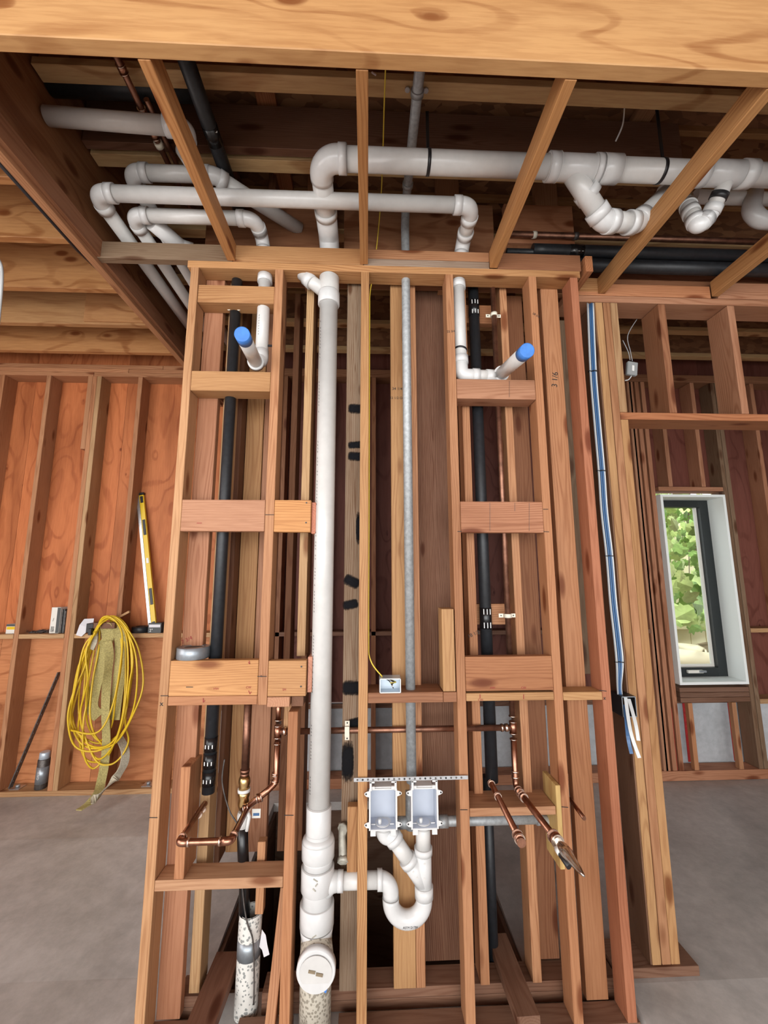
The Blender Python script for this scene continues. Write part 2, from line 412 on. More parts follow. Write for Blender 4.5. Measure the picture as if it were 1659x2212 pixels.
def ribbon(name, pts, wdir, w, t, mat, parent=None):
    P = [V(*p) for p in spline(pts, 6)]; vs, fs = [], []
    wd0 = [Vector(d).normalized() for d in wdir] if isinstance(wdir[0], (tuple, list)) else None
    for i, p in enumerate(P):
        tg = (P[min(i + 1, len(P) - 1)] - P[max(i - 1, 0)]).normalized()
        if wd0:
            f = i / (len(P) - 1) * (len(wd0) - 1); j = min(int(f), len(wd0) - 2); d = wd0[j].lerp(wd0[j + 1], f - j).normalized()
        else: d = Vector(wdir).normalized()
        d = (d - tg * d.dot(tg)).normalized(); n = tg.cross(d) * t * I / 2; s = d * w * I / 2
        vs += [p - s - n, p + s - n, p + s + n, p - s + n]
    for i in range(len(P) - 1):
        a = 4 * i
        for k in range(4): fs.append((a + k, a + (k + 1) % 4, a + 4 + (k + 1) % 4, a + 4 + k))
    fs += [(3, 2, 1, 0), tuple(4 * (len(P) - 1) + k for k in range(4))]
    return meshobj(name, vs, fs, mat, parent, smooth=False)
exec_parts = []

# ================================================================== STRUCTURE
# ---- slab with the open shaft behind the plumbing wall
def floor_z(x, y):
    a = -69.5 if y <= 84 else (-67.5 if y >= 120 else -69.5 + 2 * (y - 84) / 36)
    b = -69.5 if y <= 56 else (-67.5 if y >= 77 else -69.5 + 2 * (y - 56) / 21)
    t = min(1, max(0, (x - 41.8) / 1.4)); return a * (1 - t) + b * t
def floor_():
    xs = [-175, -27.5, 28.3, 41.8, 43.2, 230]; ys = [-130, 56, 77, 80.6, 84, 120, 134, 147.5]; vs, fs, idx = [], [], {}
    def v(x, y, z=None):
        k = (x, y, z)
        if k not in idx: idx[k] = len(vs); vs.append(V(x, y, floor_z(x, y) if z is None else z))
        return idx[k]
    for i in range(len(xs) - 1):
        for j in range(len(ys) - 1):
            if i == 1 and 3 <= j <= 5: continue
            fs.append((v(xs[i], ys[j]), v(xs[i + 1], ys[j]), v(xs[i + 1], ys[j + 1]), v(xs[i], ys[j + 1])))
    zb = -120; L = [(-27.5, y) for y in (80.6, 84, 120, 134)] + [(28.3, y) for y in (134, 120, 84, 80.6)]
    for p, q in zip(L, L[1:] + L[:1]): fs.append((v(*p), v(*p, zb), v(*q, zb), v(*q)))
    fs.append(tuple(v(*p, zb) for p in L))
    return meshobj('floor', vs, fs, SLAB, local=V(0, 0, -67.5))
fl = floor_(); fl['kind'] = 'structure'
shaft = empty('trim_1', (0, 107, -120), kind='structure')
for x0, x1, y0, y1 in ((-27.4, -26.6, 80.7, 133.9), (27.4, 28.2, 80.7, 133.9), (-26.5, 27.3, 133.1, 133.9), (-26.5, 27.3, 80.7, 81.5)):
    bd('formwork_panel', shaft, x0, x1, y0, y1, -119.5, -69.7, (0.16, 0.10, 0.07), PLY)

# ---- ceiling: subfloor, joists, beams, soffit frame
cl = empty('ceiling', (0, 0, 60), kind='structure')
bd('subfloor', cl, -175, 230, -130, 147.5, 88.9, 89.7, (0.20, 0.11, 0.05), OSB, axis='x', bev=0)
def ijoist(y, x0=-51.6, x1=228, z=77.0):
    j = bd('joist', cl, x0, x1, y - 1.25, y + 1.25, z, z + 1.4, (0.60, 0.40, 0.20), VENEER)
    bd('flange', j, x0, x1, y - 1.25, y + 1.25, z + 10.5, z + 11.88, 'gold', VENEER)
    bd('web', j, x0, x1, y - 0.2, y + 0.2, z + 1.41, z + 10.49, (0.2, 0.11, 0.05), OSB, bev=0)
for y in (54.7, 68.2, 84.6, 100.6, 118.4, 133.6): ijoist(y)
bd('joist', cl, -51.6, 60, 64.7, 66.2, 77.0, 86.2, 'brown')
for y in (22.5, 39.0, 54.6, 69.9, 84.3, 100.9, 116.8, 132.6):
    bd('joist', cl, -174, -53.8, y, y + 1.75, 74.6, 88.8, 'veneer' if y != 116.8 else 'gold', VENEER, k=0.06)
bd('joist', cl, -85.5, -53.8, 116.1, 116.75, 75.2, 86.6, 'gold', VENEER)
bd('header_beam', cl, -175, 230, 38.7, 40.4, 59.5, 88.8, (0.50, 0.275, 0.115), VENEER, bev=0.1)
bd('side_beam', cl, -53.6, -51.9, 40.5, 140.5, 60.4, 88.8, (0.28, 0.13, 0.06), VENEER)
bd('nailer', cl, -53.2, -51.7, 40.5, 140.5, 58.8, 60.3, 'front')
bd('nailer', cl, -51.8, -50.9, 40.5, 140.5, 59.6, 63.2, 'deep')
for x0, y1 in ((-27.1, 71.55), (-1.6, 71.55), (23.9, 71.55), (49.5, 78.05), (74.8, 78.05), (100, 78.05), (-76, 71)):
    if x0 > -60: bd('soffit_joist', cl, x0, x0 + 1.5, 40.45, y1, 59.5, 63.0, (0.44, 0.22, 0.085), k=0.05)
bd('ledger', cl, -51.6, -26.2, 71.6, 73.1, 59.5, 63, 'grey', k=0.02)
bd('ledger', cl, -26.1, -1.0, 71.6, 73.1, 59.5, 63, 'gold', k=0.02)
bd('ledger', cl, -0.9, 23.9, 71.6, 73.1, 61.0, 63, 'front')
bd('ledger', cl, -0.9, 23.9, 71.65, 73.1, 59.5, 60.95, (0.34, 0.26, 0.20), k=0.02)
bd('ledger', cl, 25.5, 42.4, 71.6, 73.1, 59.5, 63, 'deep')
bd('ledger', cl, 43.0, 44.5, 71.0, 81, 59.0, 62.4, (0.48, 0.20, 0.09))
bd('strapping', cl, -21.0, -17.4, 56.5, 84, 87.3, 88.8, (0.50, 0.20, 0.09))
bd('strapping', cl, 51.5, 55.0, 56.5, 98, 87.3, 88.8, (0.40, 0.20, 0.10))
# rim panel over the chase and short studs above it
bd('rim_board', cl, -34, -9.9, 77, 78.5, 62, 77, 'deep', VENEER)
bd('rim_board', cl, -5.2, 27.0, 77, 78.5, 62, 79.3, 'deep', VENEER)
bd('rim_board', cl, 29.5, 44.7, 77, 78.5, 70.3, 79.8, (0.42, 0.19, 0.10), VENEER)
bd('rim_board', cl, 29.0, 36.4, 76.9, 78.4, 62, 69.6, 'deep', VENEER)
bd('rim_board', cl, 36.5, 45.2, 76.95, 78.4, 62, 69.7, 'front', VENEER)
for x in (-13.5, 15.0, 37.5): bd('cripple', cl, x, x + 5.2, 79, 80.5, 60, 88.5, 'front')
for x in (-30.5, -22.0): bd('cripple', cl, x, x + 1.5, 79, 82.5, 60, 88.5, 'deep')

# ---- the plumbing wall
wf = empty('wall_front', (0, 73, -67.5), kind='structure')
Yf, Yb = 71.6, 75.1
bd('bottom_plate', wf, -34, -26.2, Yf, Yb, -69.5, -68, 'brown')
bd('bottom_plate', wf, -19.5, -11.2, Yf, Yb, -69.5, -68, 'brown')
bd('bottom_plate', wf, -4.2, 42, Yf, Yb, -69.5, -68, 'brown')
bd('top_plate', wf, -34.6, 42.1, Yf, Yb, 58.0, 59.45, 'gold', k=0.03)
for n, x0, x1, z0, z1, t in (('a', -33.9, -32.4, -68, 58, (0.49, 0.27, 0.135)), ('b', -17.95, -16.4, -21.3, 58, 'front'), ('c', -1.4, 0.15, -68, 58, 'gold'),
                          ('d', 15.1, 16.6, -68, 58, 'front'), ('e', 31.65, 33.15, -68, 58, 'front'), ('f', 40.0, 41.5, -68, 58, (0.40, 0.165, 0.090)),
                          ('g', -12.85, -11.3, -68, -22.4, 'front')):
    bd('stud', wf, x0, x1, Yf, Yb, z0, z1, t, k=0.04)
bd('stud', wf, -32.3, -28.7, 75.15, 76.65, -68, 60, 'pink', k=0.03)
bd('stud', wf, 35.5, 39.1, 75.15, 76.65, -68, 60, 'front', k=0.03)
bd('stud', wf, 12.8, 14.9, Yf, Yb, -19.6, -6.1, 'gold')
bd('stud', wf, -14.4, -12.7, 76.0, 79.4, -27.5, -22.2, 'blond')
def block(*a, **k): return bd('block', wf, *a, axis='x', **k)
blocks = [
    (-32.35, -18.0, Yf, Yb, 33.1, 36.9, 'gold'), (-32.35, -18.0, Yf + .2, Yb, 50.9, 54.5, 'gold'),
    (-32.35, -18.0, Yf - .02, Yf + 1.5, 7.3, 12.85, 'pink'), (-32.35, -18.0, Yf - .02, Yf + 1.5, -19.75, -14.2, (0.55, 0.29, 0.12)),
    (-32.35, -18.0, Yf, Yb, -21.2, -19.8, 'front'),
    (-16.35, -10.0, Yf - .02, Yf + 1.5, 7.2, 12.85, (0.55, 0.28, 0.11)), (-16.35, -10.1, Yf - .02, Yf + 1.5, -20.0, -14.35, 'gold'),
    (16.65, 31.6, Yf, Yb, 32.3, 36.2, 'pink'), (16.65, 31.6, Yf - .02, Yf + 1.5, 7.15, 12.75, 'pink'),
    (16.65, 31.6, Yf - .02, Yf + 1.5, -19.6, -14.05, 'front'), (16.65, 31.6, Yf, Yb, -21.2, -19.95, 'gold'),
    (0.2, 12.75, Yf, 77, -21.3, -19.65, 'deep'), (12.8, 15.05, Yf, 77, -21.3, -19.7, 'deep'), (33.2, 39.95, Yf, Yb, -21.3, -20.0, 'gold'),
    (-32.35, -12.9, Yf, Yb + .2, -48.0, -46.5, (0.45, 0.25, 0.14)), (16.65, 30.75, Yf, 77, -38.8, -37.55, (0.45, 0.25, 0.14))]
for b_ in blocks: block(*b_[:6], tint=b_[6], k=0.03)
# stub pieces that show their end grain
bd('block', wf, -16.35, -12.7, Yf, 79.4, -21.65, -20.1, 'pink', axis='y')
bd('block', wf, -12.6, -10.6, 72.6, 76, -21.9, -20.3, 'dark', axis='y')
bd('block', wf, -9.95, -9.2, 72.4, 78, 7.0, 12.6, (0.50, 0.20, 0.13), axis='y')
bd('block', wf, -9.95, -9.2, 72.2, 77.6, -19.6, -13.9, (0.58, 0.28, 0.19), axis='y')
# upright cleats and plywood gusset
bd('cleat', wf, -29.6, -28.1, Yf + .1, 76.4, -46.5, -30.5, 'front')
bd('cleat', wf, -5.0 + 1.9, -1.45, 73.4, 75.0, -47.6, -37.8, 'gold')
bd('gusset', wf, 30.8, 31.6, 71.3, 76.4, -46.6, -34.3, (0.58, 0.40, 0.16), VENEER, axis='z')

# ---- second row of studs behind it
ws = empty('wall_middle', (0, 77.5, -67.5), kind='structure')
for a, b in ((-30, -24.6), (-16.6, 41.7)):
    bd('bottom_plate', ws, a, b, 76.7, 80.4, -67.85, -66.4, 'brown'); bd('bottom_plate', ws, a, b, 76.7, 80.4, -69.4, -67.9, 'brown')
bd('top_plate', ws, -34, 45, 75.95, 79.4, 60.1, 61.6, 'deep')
for x0, x1, y0, y1, z0, z1, t, m in (
    (-28.15, -26.5, 76.7, 80.2, -66, 60, 'blond', WOOD), (-25.6, -22.1, 83.5, 85, -50, 74, 'gold', WOOD), (-21.9, -18.3, 83.4, 84.9, -50, 74, 'pink', WOOD),
    (-26.6, -25.7, 80.5, 85, -50, 74, 'dark', WOOD),
    (-12.5, -11.0, 76, 79.5, -14.5, 60, 'blond', WOOD), (-4.25, -0.6, 76, 77.5, -66, 60, (0.27, 0.20, 0.14), BARN),
    (4.5, 8.1, 76, 77.5, -66, 60, 'gold', WOOD), (8.15, 9.65, 76, 79.5, -66, 60, 'front', WOOD),
    (18.6, 20.1, 76, 79.5, -66, 60, 'front', WOOD), (27.2, 28.7, 76, 79.5, -66, 60, 'front', WOOD),
    (30.0, 33.5, 80, 81.5, -66, 60, 'deep', WOOD), (9.9, 17.6, 80.5, 82, -66, 75, 'brown', BARN)):
    bd('stud', ws, x0, x1, y0, y1, z0, z1, t, m, k=0.04)
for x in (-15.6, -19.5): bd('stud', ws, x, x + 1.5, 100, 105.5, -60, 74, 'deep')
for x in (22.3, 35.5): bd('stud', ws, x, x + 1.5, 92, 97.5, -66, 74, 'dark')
bd('backing_block', ws, 20.15, 27.15, 78.4, 79.9, 52.2, 56.4, 'front', axis='x')
bd('backing_block', ws, 20.15, 27.15, 78.4, 79.9, -9.6, -5.8, 'front', axis='x')
bd('cleat', ws, -18.0, -16.7, 75.8, 77.3, -54.6, -44.0, 'front')

# ---- right-hand wall with the framed opening
wr = empty('wall_right', (60, 80, -67.5), kind='structure')
Yr, Yr2 = 78.1, 83.6
bd('top_plate', wr, 42, 200, Yr, Yr2, 57.6, 59.1, 'pink'); bd('ledger', wr, 44, 51.4, Yr - .1, Yr + 1.4, 60.0, 63.2, 'gold')
bd('ledger', wr, 45, 74.7, Yr, Yr + 1.5, 59.2, 62.0, (0.52, 0.24, 0.12)); bd('ledger', wr, 76.4, 200, Yr, Yr + 1.5, 59.2, 63, 'pink')
bd('ledger', wr, 45, 200, Yr + 1.6, Yr + 3.1, 59.2, 64.5, 'deep')
bd('rim_board', wr, 44.8, 200, 84, 85.7, 59.2, 76.9, (0.34, 0.13, 0.07), VENEER)
bd('bottom_plate', wr, 42, 56.5, Yr - .4, Yr2, -67.5, -66, 'brown')
for x0, z0, z1, t in ((48.7, -66, 57.5, 'gold'), (50.4, -66, 57.5, 'front'), (52.0, -66, 31.2, 'gold'), (52.0, 32.8, 57.5, (0.40, 0.26, 0.14)), (62.6, 32.8, 57.5, 'deep'), (78.1, 32.8, 57.5, 'pink'), (94, 32.8, 57.5, 'pink'), (110, 32.8, 57.5, 'pink')):
    bd('stud', wr, x0, x0 + 1.55, Yr, Yr2, z0, z1, t, k=0.04)
bd('side_board', wr, 48.42, 48.68, Yr + .1, Yr2, -66, 57.5, (0.21, 0.115, 0.070), k=0.02)
bd('stud', wr, 43.2, 46.4, 83.8, 89, -20, 57, 'grey')
bd('header', wr, 52.0, 150, Yr, Yr2, 31.25, 32.75, (0.42, 0.17, 0.075))

# ---- far wall, left half: full height studs on orange sheathing
wb = empty('wall_back', (-60, 144, -67.5), kind='structure')
Y0, Y1 = 141, 146.5
bd('bottom_plate', wb, -175, -46, Y0, Y1, -67.5, -66, 'blond')
for k_, z in enumerate((69.9, 71.4, 72.9)):
    for a, b in (((-175, -98 + 12 * k_), (-97.9 + 12 * k_, -50))): bd('top_plate', wb, a, b, Y0, Y1, z, z + 1.45, 'front')
for x in (-162, -146, -130.0, -114.1, -98.2, -82.3, -66.4): bd('stud', wb, x, x + 1.5, Y0, Y1, -66, 69.9, 'front')
bd('stud', wb, -96.65, -95.15, Y0, Y1, -66, 69.9, 'blond'); bd('stud', wb, -99.8, -98.25, Y0, Y0 + 2.5, 43, 69.9, 'front'); bd('stud', wb, -131.6, -130.05, Y0, Y1, -66, 69.9, 'front')
for a, b in ((-144.4, -131.7), (-128.4, -114.2), (-112.5, -98.3), (-95.1, -82.4), (-80.7, -66.5), (-64.8, -50)):
    bd('block', wb, a, b, Y0, Y1, -20.6, -19.2, 'blond')
for k_, (a, b) in enumerate(((-175, -122.1), (-122, -89.1), (-89, -50))):
    bd('sheathing', wb, a, b, Y1 + .02, Y1 + .6, -20, 88.8, T['sheath'], PLY, axis='z', bev=0, k=0.06)
    bd('sheathing', wb, a, b, Y1 + .02, Y1 + .6, -67.4, -20.05, (0.52, 0.22, 0.095), PLY, axis='x', bev=0, k=0.05)
# right half: short concrete stem, sill, darker sheathing, window bay
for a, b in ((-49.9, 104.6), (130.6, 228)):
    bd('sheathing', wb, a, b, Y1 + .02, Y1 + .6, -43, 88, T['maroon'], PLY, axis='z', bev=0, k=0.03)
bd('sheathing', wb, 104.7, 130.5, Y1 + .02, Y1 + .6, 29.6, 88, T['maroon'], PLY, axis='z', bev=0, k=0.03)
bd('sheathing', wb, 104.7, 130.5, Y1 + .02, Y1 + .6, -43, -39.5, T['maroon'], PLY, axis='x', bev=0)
stem = bd('stem', wb, -49.9, 228, Y1 + .7, Y1 + 7, -67.4, -44.9, (0.3, 0.3, 0.3), STEM, bev=0)
bd('sill_plate', wb, -49.9, 228, Y1 - 1, Y1 + 7, -44.8, -43.3, 'brown')
bd('top_plate', wb, -49.9, 228, Y0, Y1, 71.4, 74.3, 'deep'); bd('bottom_plate', wb, -49.9, 228, Y0, Y1, -67.4, -64.4, 'pink')
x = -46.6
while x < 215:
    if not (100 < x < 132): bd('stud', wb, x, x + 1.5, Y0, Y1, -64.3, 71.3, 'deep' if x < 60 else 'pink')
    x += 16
for x in (at(1376, 1011, Y0)[0], at(1389, 1011, Y0)[0], at(1402, 1011, Y0)[0], 129.9, 131.6): bd('stud', wb, x, x + 1.5, Y0, Y1, -64.3, 71.3, 'pink' if x < 110 else 'grey')
for x in (109.5, 121.9): bd('stud', wb, x, x + 1.5, Y0, Y1, 31.0, 71.3, 'pink'); x = at(1494 if x < 115 else 1590, 1593, Y0)[0]; bd('stud', wb, x, x + 1.5, Y0, Y0 + 1.6, -64.3, -43.4, 'front')
for z in (29.4, ): bd('header', wb, 105.5, 129.8, Y0, Y1, z, z + 1.5, 'pink')
for z in (-39.9, -41.5, -43.1): bd('sill_plate', wb, 105.5, 129.8, Y0, Y1, z - .1, z + 1.4, 'brown')
bd('block', wb, -44.9, 97.6, Y0, Y1, -20.6, -19.2, 'brown'); bd('block', wb, 133.2, 145, Y0, Y1, -20.6, -19.2, 'blond')
bd('block', wb, 133.2, 142, Y0, Y1, -44, -42.5, 'blond')
for px_ in (1459, 1640): bd('seal_tape', wb, at(px_, 1593, Y0)[0] - .12, at(px_, 1593, Y0)[0] - .02, Y0 + .4, Y0 + 2.4, -64.3, -45, (0.5, 0.02, 0.02), REDT, bev=0)
for x in [at(px_, 1593, 147)[0] for px_ in (1482, 1581)]: bd('seal_tape', wb, x, x + 2.0, Y1 + .55, Y1 + .68, -64.3, -45, (0.5, 0.02, 0.02), REDT, bev=0)
bd('conduit_strip', wb, 107.4, 107.9, Y1 - .5, Y1 + .5, -64, -44.9, (0.5, 0.5, 0.5), PAPER, bev=0)
# side walls of the building (outside the view)
wl = bd('wall_left', None, -176, -175.2, -40, 147.5, -67.5, 88.9, T['sheath'], PLY, axis='y', bev=0); wl['kind'] = 'structure'
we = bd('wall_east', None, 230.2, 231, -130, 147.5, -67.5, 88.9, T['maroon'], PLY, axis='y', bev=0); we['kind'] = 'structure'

# ---- window
wn = empty('window_1', (117.5, 141, -37.5), kind='structure')
for x0, x1, z0, z1 in ((105.55, 106.45, -37.5, 28.0), (128.9, 129.8, -37.5, 28.0), (106.46, 128.89, 27.1, 28.0), (106.46, 128.89, -37.5, -36.6)):
    bd('jamb', wn, x0, x1, 140.6, 150.6, z0, z1, (0.8, 0.86, 0.84), JAMB, bev=0.03)
fx0, fx1, fz0, fz1, fy0, fy1 = 106.46, 128.88, -36.58, 27.08, 147.6, 150.4
for x0, x1, z0, z1 in ((fx0, fx0 + 1.3, fz0, fz1), (fx1 - 3.3, fx1, fz0, fz1), (fx0 + 1.31, fx1 - 3.31, fz1 - 2.6, fz1), (fx0 + 1.31, fx1 - 3.31, fz0, fz0 + 3.0)):
    bd('window_frame', wn, x0, x1, fy0, fy1, z0, z1, (0, 0, 0), WFRAME, bev=0.05)
for x0, x1, z0, z1 in ((fx0 + 1.31, fx0 + 1.9, fz0 + 3, fz1 - 2.6), (fx1 - 4.1, fx1 - 3.31, fz0 + 3, fz1 - 2.6), (fx0 + 1.9, fx1 - 4.1, fz0 + 3, fz0 + 3.8)):
    bd('sash', wn, x0, x1, 149.2, 150.2, z0, z1, (0.6, 0.6, 0.6), CARD, bev=0.03)
bd('pane', wn, fx0 + 1.9, fx1 - 4.1, 149.6, 149.75, fz0 + 3.8, fz1 - 2.6, (1, 1, 1), GLASS, bev=0)
hd = bd('handle', wn, 113.6, 119.2, 146.6, 147.55, -35.2, -34.2, (0.8, 0.8, 0.8), CARD); bd('crank', hd, 117.5, 119.8, 146.0, 146.6, -34.9, -34.2, (0.8, 0.8, 0.8), GREYT)

# ================================================================== OUTSIDE
gr = meshobj('ground', [V(-200, 148, -95), V(700, 148, -95), V(700, 700, -60), V(-200, 700, -60)], [(0, 1, 2, 3)], SOIL); gr['kind'] = 'structure'
fe = empty('garden_wall', (260, 250, -80)); tag(fe, 'pale yellow board wall seen through the window behind the leaves', 'wall')
for k_ in range(20): bd('board', fe, 140 + k_ * 9.6, 149.4 + k_ * 9.6, 250, 251.5, -60, 40, (0.6, 0.55, 0.35), FENCE, axis='z', bev=0.2)
bd('rail', fe, 140, 340, 248, 249.9, -34, -30, (0.6, 0.55, 0.35), FENCE)
tr = empty('maple_tree', (185, 205, -75)); tag(tr, 'broad-leaved green tree outside filling the top of the window', 'tree')
lm = bpy.data.meshes.new('leaf')
pr = [(0, 0), (1.3, .3), (1.6, 1.3), (2.5, 1.6), (2.0, 2.3), (2.4, 3.2), (1.3, 3.1), (.9, 4.0), (0, 4.9), (-.9, 4.0), (-1.3, 3.1), (-2.4, 3.2), (-2.0, 2.3), (-2.5, 1.6), (-1.6, 1.3), (-1.3, .3)]
lv = [Vector((a * I, b * I, -abs(a) * .12 * I)) for a, b in pr] + [Vector((0, 2.2 * I, .1 * I))]
lm.from_pydata(lv, [], [(i, (i + 1) % 16, 16) for i in range(16)]); lm.materials.append(LEAF)
lm2 = lm.copy(); lm2.name = 'leaf_pale'; lm2.materials[0] = LEAF2
stems = []
for k_ in range(9):
    s = at(1520 + random.uniform(-60, 40), 1000, 225 + random.uniform(-20, 10)); e = at(1470 + k_ * 10, 1230 + random.uniform(-80, 100), 200)
    md = ((s[0] + e[0]) / 2 + random.uniform(-8, 8), (s[1] + e[1]) / 2, (s[2] + e[2]) / 2 + 8)
    stems.append(spline([s, md, e], 5)); tube('branch', [tuple(p) for p in stems[-1]], [0.5 - .4 * i / 10 for i in range(11)], BARK, tr, n=6)
tube('trunk', [(205, 235, -75), (200, 235, 0), (185, 230, 60)], [4, 3.4, 2.5], BARK, tr, n=10)
for k_ in range(300):
    px_ = random.uniform(1425, 1550); py_ = 1075 + 285 * random.random() ** 1.15 
    if py_ > 1290 and px_ < 1490 and random.random() < .75: continue
    p = at(px_, py_, random.uniform(178, 238))
    s = random.uniform(0.8, 1.5) if py_ < 1250 else random.uniform(1.5, 2.3)
    mw = Matrix.Translation(V(*p)) @ Matrix.Rotation(random.uniform(0, 6.28), 4, 'Y') @ Matrix.Rotation(math.radians(90) + random.uniform(-.7, .7), 4, 'X') @ Matrix.Rotation(random.uniform(-.8, .8), 4, 'Z') @ Matrix.Scale(s, 4)
    link('leaf', lm if random.random() < .5 else lm2, None, tr, mw)
def outp(px, py, Y): return at(px, py, Y)
b0 = outp(1480, 1425, 204)
dr = empty('drum', b0); tag(dr, 'cream rounded drum lying outside below the window', 'drum')
tube('shell', [(b0[0] - 4, b0[1], b0[2]), (b0[0] - 2.5, b0[1], b0[2]), (b0[0] + 3, b0[1] - 5, b0[2]), (b0[0] + 4.5, b0[1] - 7, b0[2])], [7, 8, 8, 6.6], BARREL, dr, n=28)
disc('lid', (b0[0] + 4.8, b0[1] - 7.4, b0[2]), (9, -7, 0), 6.0, 0.8, BARREL, dr)
b1 = outp(1514, 1432, 186)
dp = empty('pipe_offcut', b1); tag(dp, 'open round clay-coloured pipe end lying outside in the window corner', 'pipe')
tube('barrel', [(b1[0] - 9, b1[1] + 14, b1[2]), (b1[0] + 4, b1[1] - 6, b1[2])], 5.0, BARREL, dp)
tube('bore', [(b1[0] + 3.0, b1[1] - 4.4, b1[2]), (b1[0] + 4.1, b1[1] - 6.1, b1[2])], 4.1, BLACK, dp)
bk = meshobj('soil_bank', [V(*outp(x_, y_, Y_)) for x_, y_, Y_ in ((1440, 1455, 178), (1580, 1455, 178), (1580, 1375, 246), (1500, 1392, 246), (1440, 1402, 246), (1440, 1520, 178), (1580, 1520, 178))], [(0, 1, 2, 3, 4), (5, 6, 1, 0)], SOIL)
bk['kind'] = 'structure'

# ================================================================== WHITE DRAIN PIPES
SX, SY = -7.75, 73.5
def zat(py, px=690, Y=SY): return at(px, py, Y)[2]
st = empty('drain_stack', (SX, SY, -67.5)); tag(st, 'tall white plastic drain stack with cleanout cap standing left of the middle stud', 'pipe')
tube('pipe', [(SX, SY, zat(1742)), (SX, SY, 53.5)], 1.75, PVC, st, n=40)
def ring(name, z0, z1, r, mat=PVCF, par=None, r2=None, x=SX, y=SY):
    return tube(name, [(x, y, z0), (x, y, z0 + .08), (x, y, z1 - .08), (x, y, z1)], [r - .08, r, r2 or r, (r2 or r) - .08], mat, par or st, n=40)
wy = ring('wye', 52.4, 57.95, 1.95, PVC); ring('hub', 52.0, 54.6, 2.1, PVCF, wy); ring('glue_line', 54.62, 54.72, 1.98, RIM, wy)
tube('branch', [(SX - .6, SY, 54.6), at(652, 591, SY)], 1.25, PVC, wy, n=28); disc('hub', at(668, 606, SY), (-1, 0, 1.0), 1.42, 1.6, PVCF, wy)
q = zat
cpl = ring('coupling', q(1828), q(1740), 2.02); ring('glue_line', q(1741) - .02, q(1738), 1.86, RIM, cpl); ring('seam', q(1797), q(1795), 2.035, RIM, cpl)
ring('reducer', q(1850), q(1814), 2.62, par=st); tube('reducer', [(SX, SY, q(1814) - .1), (SX, SY, q(1808)), (SX, SY, q(1803))], [2.6, 2.45, 2.0], PVCF, st, n=40)
ring('reducer', q(1876), q(1848), 2.62, r2=2.62, par=st) if False else tube('bushing', [(SX, SY, q(1880)), (SX, SY, q(1856)), (SX, SY, q(1848))], [2.3, 2.35, 2.6], PVCF, st, n=40)
te = tube('tee', [(SX, SY, q(1972)), (SX, SY, q(1920)), (SX, SY, q(1915))], [2.33, 2.33, 2.4], PVCF, st, n=40)
ring('hub', q(1918), q(1868), 2.62, par=te); ring('glue_line', q(1869), q(1866), 2.5, RIM, te)
ring('hub', q(1996), q(1947), 2.68, par=te); ring('seam', q(1998), q(1996), 2.6, RIM, te)
tube('collar', [(SX, SY, q(2026)), (SX, SY, q(2010)), (SX, SY, q(1998))], [2.35, 2.5, 2.62], PVCF, st, n=40)
tube('lower_pipe', [(SX, SY, -69.4), (SX, SY, q(2015))], 2.42, DIRTY, st, n=40)
cbz = at(684, 2085, 70)[2]; cbx = at(684, 2085, 70)[0]
cb = tube('cleanout_body', [(SX, SY + .2, cbz + .5), (cbx, 69.9, cbz)], [2.35, 2.6], DIRTY, st, n=36)
cc = tube('cleanout_cap', [(cbx, 70.2, cbz), (cbx, 69.1, cbz - .1), (cbx, 68.95, cbz - .1)], [2.85, 2.85, 2.7], PVCF, st, n=40)
disc('cap_face', (cbx, 68.9, cbz - .1), (0, 1, .08), 2.35, 0.12, PVC, cc, n=40)
for dx, dz in ((-.55, .18), (.55, -.22)):
    beamto('slot', cc, (cbx + dx - .5, 68.78, cbz + dz + .08), (cbx + dx + .5, 68.78, cbz + dz - .12), .12, .42, SOIL, (0.5, 0.48, 0.42), bev=0.03)
def patch(name, par, pts, mat):
    vs = [V(*p) for p in pts]; n = len(vs); vs += [v + Vector((0, .02 * I, 0)) for v in vs]
    fs = [tuple(range(n)), tuple(range(2 * n - 1, n - 1, -1))] + [(i, i + n, (i + 1) % n + n, (i + 1) % n) for i in range(n)]
    return meshobj(name, vs, fs, mat, par)
lab(patch('tape_scrap', st, [at(x_, y_, 71.2) for x_, y_ in ((690, 2133), (700, 2130), (708, 2126), (707, 2136), (704, 2146), (697, 2141))], BLUE), 'small blue tape scrap')
# faint print along the stack
for k_, (y0, y1) in enumerate(((700, 790), (830, 905), (950, 1100), (1150, 1330), (1370, 1500), (1560, 1640), (1670, 1715))):
    xx = SX - 1.36
    n_ = int((y1 - y0) / 7)
    seg = [(xx - .05, q(y0 + 7 * i), xx + .05 * (i % 2), q(y0 + 7 * i + 3.2)) for i in range(n_) if random.random() < .8]
    strokes('print_line', seg, SY - 1.14, INK, st, w=0.05)
for yy in (1872, 1988): strokes('scuff', [(SX - .2 + random.uniform(-.5, .5), q(yy + 10 * i), SX + random.uniform(-.5, .5), q(yy + 6 + 10 * i)) for i in range(3)], SY - 2.66, GLOVE, st, w=.18)

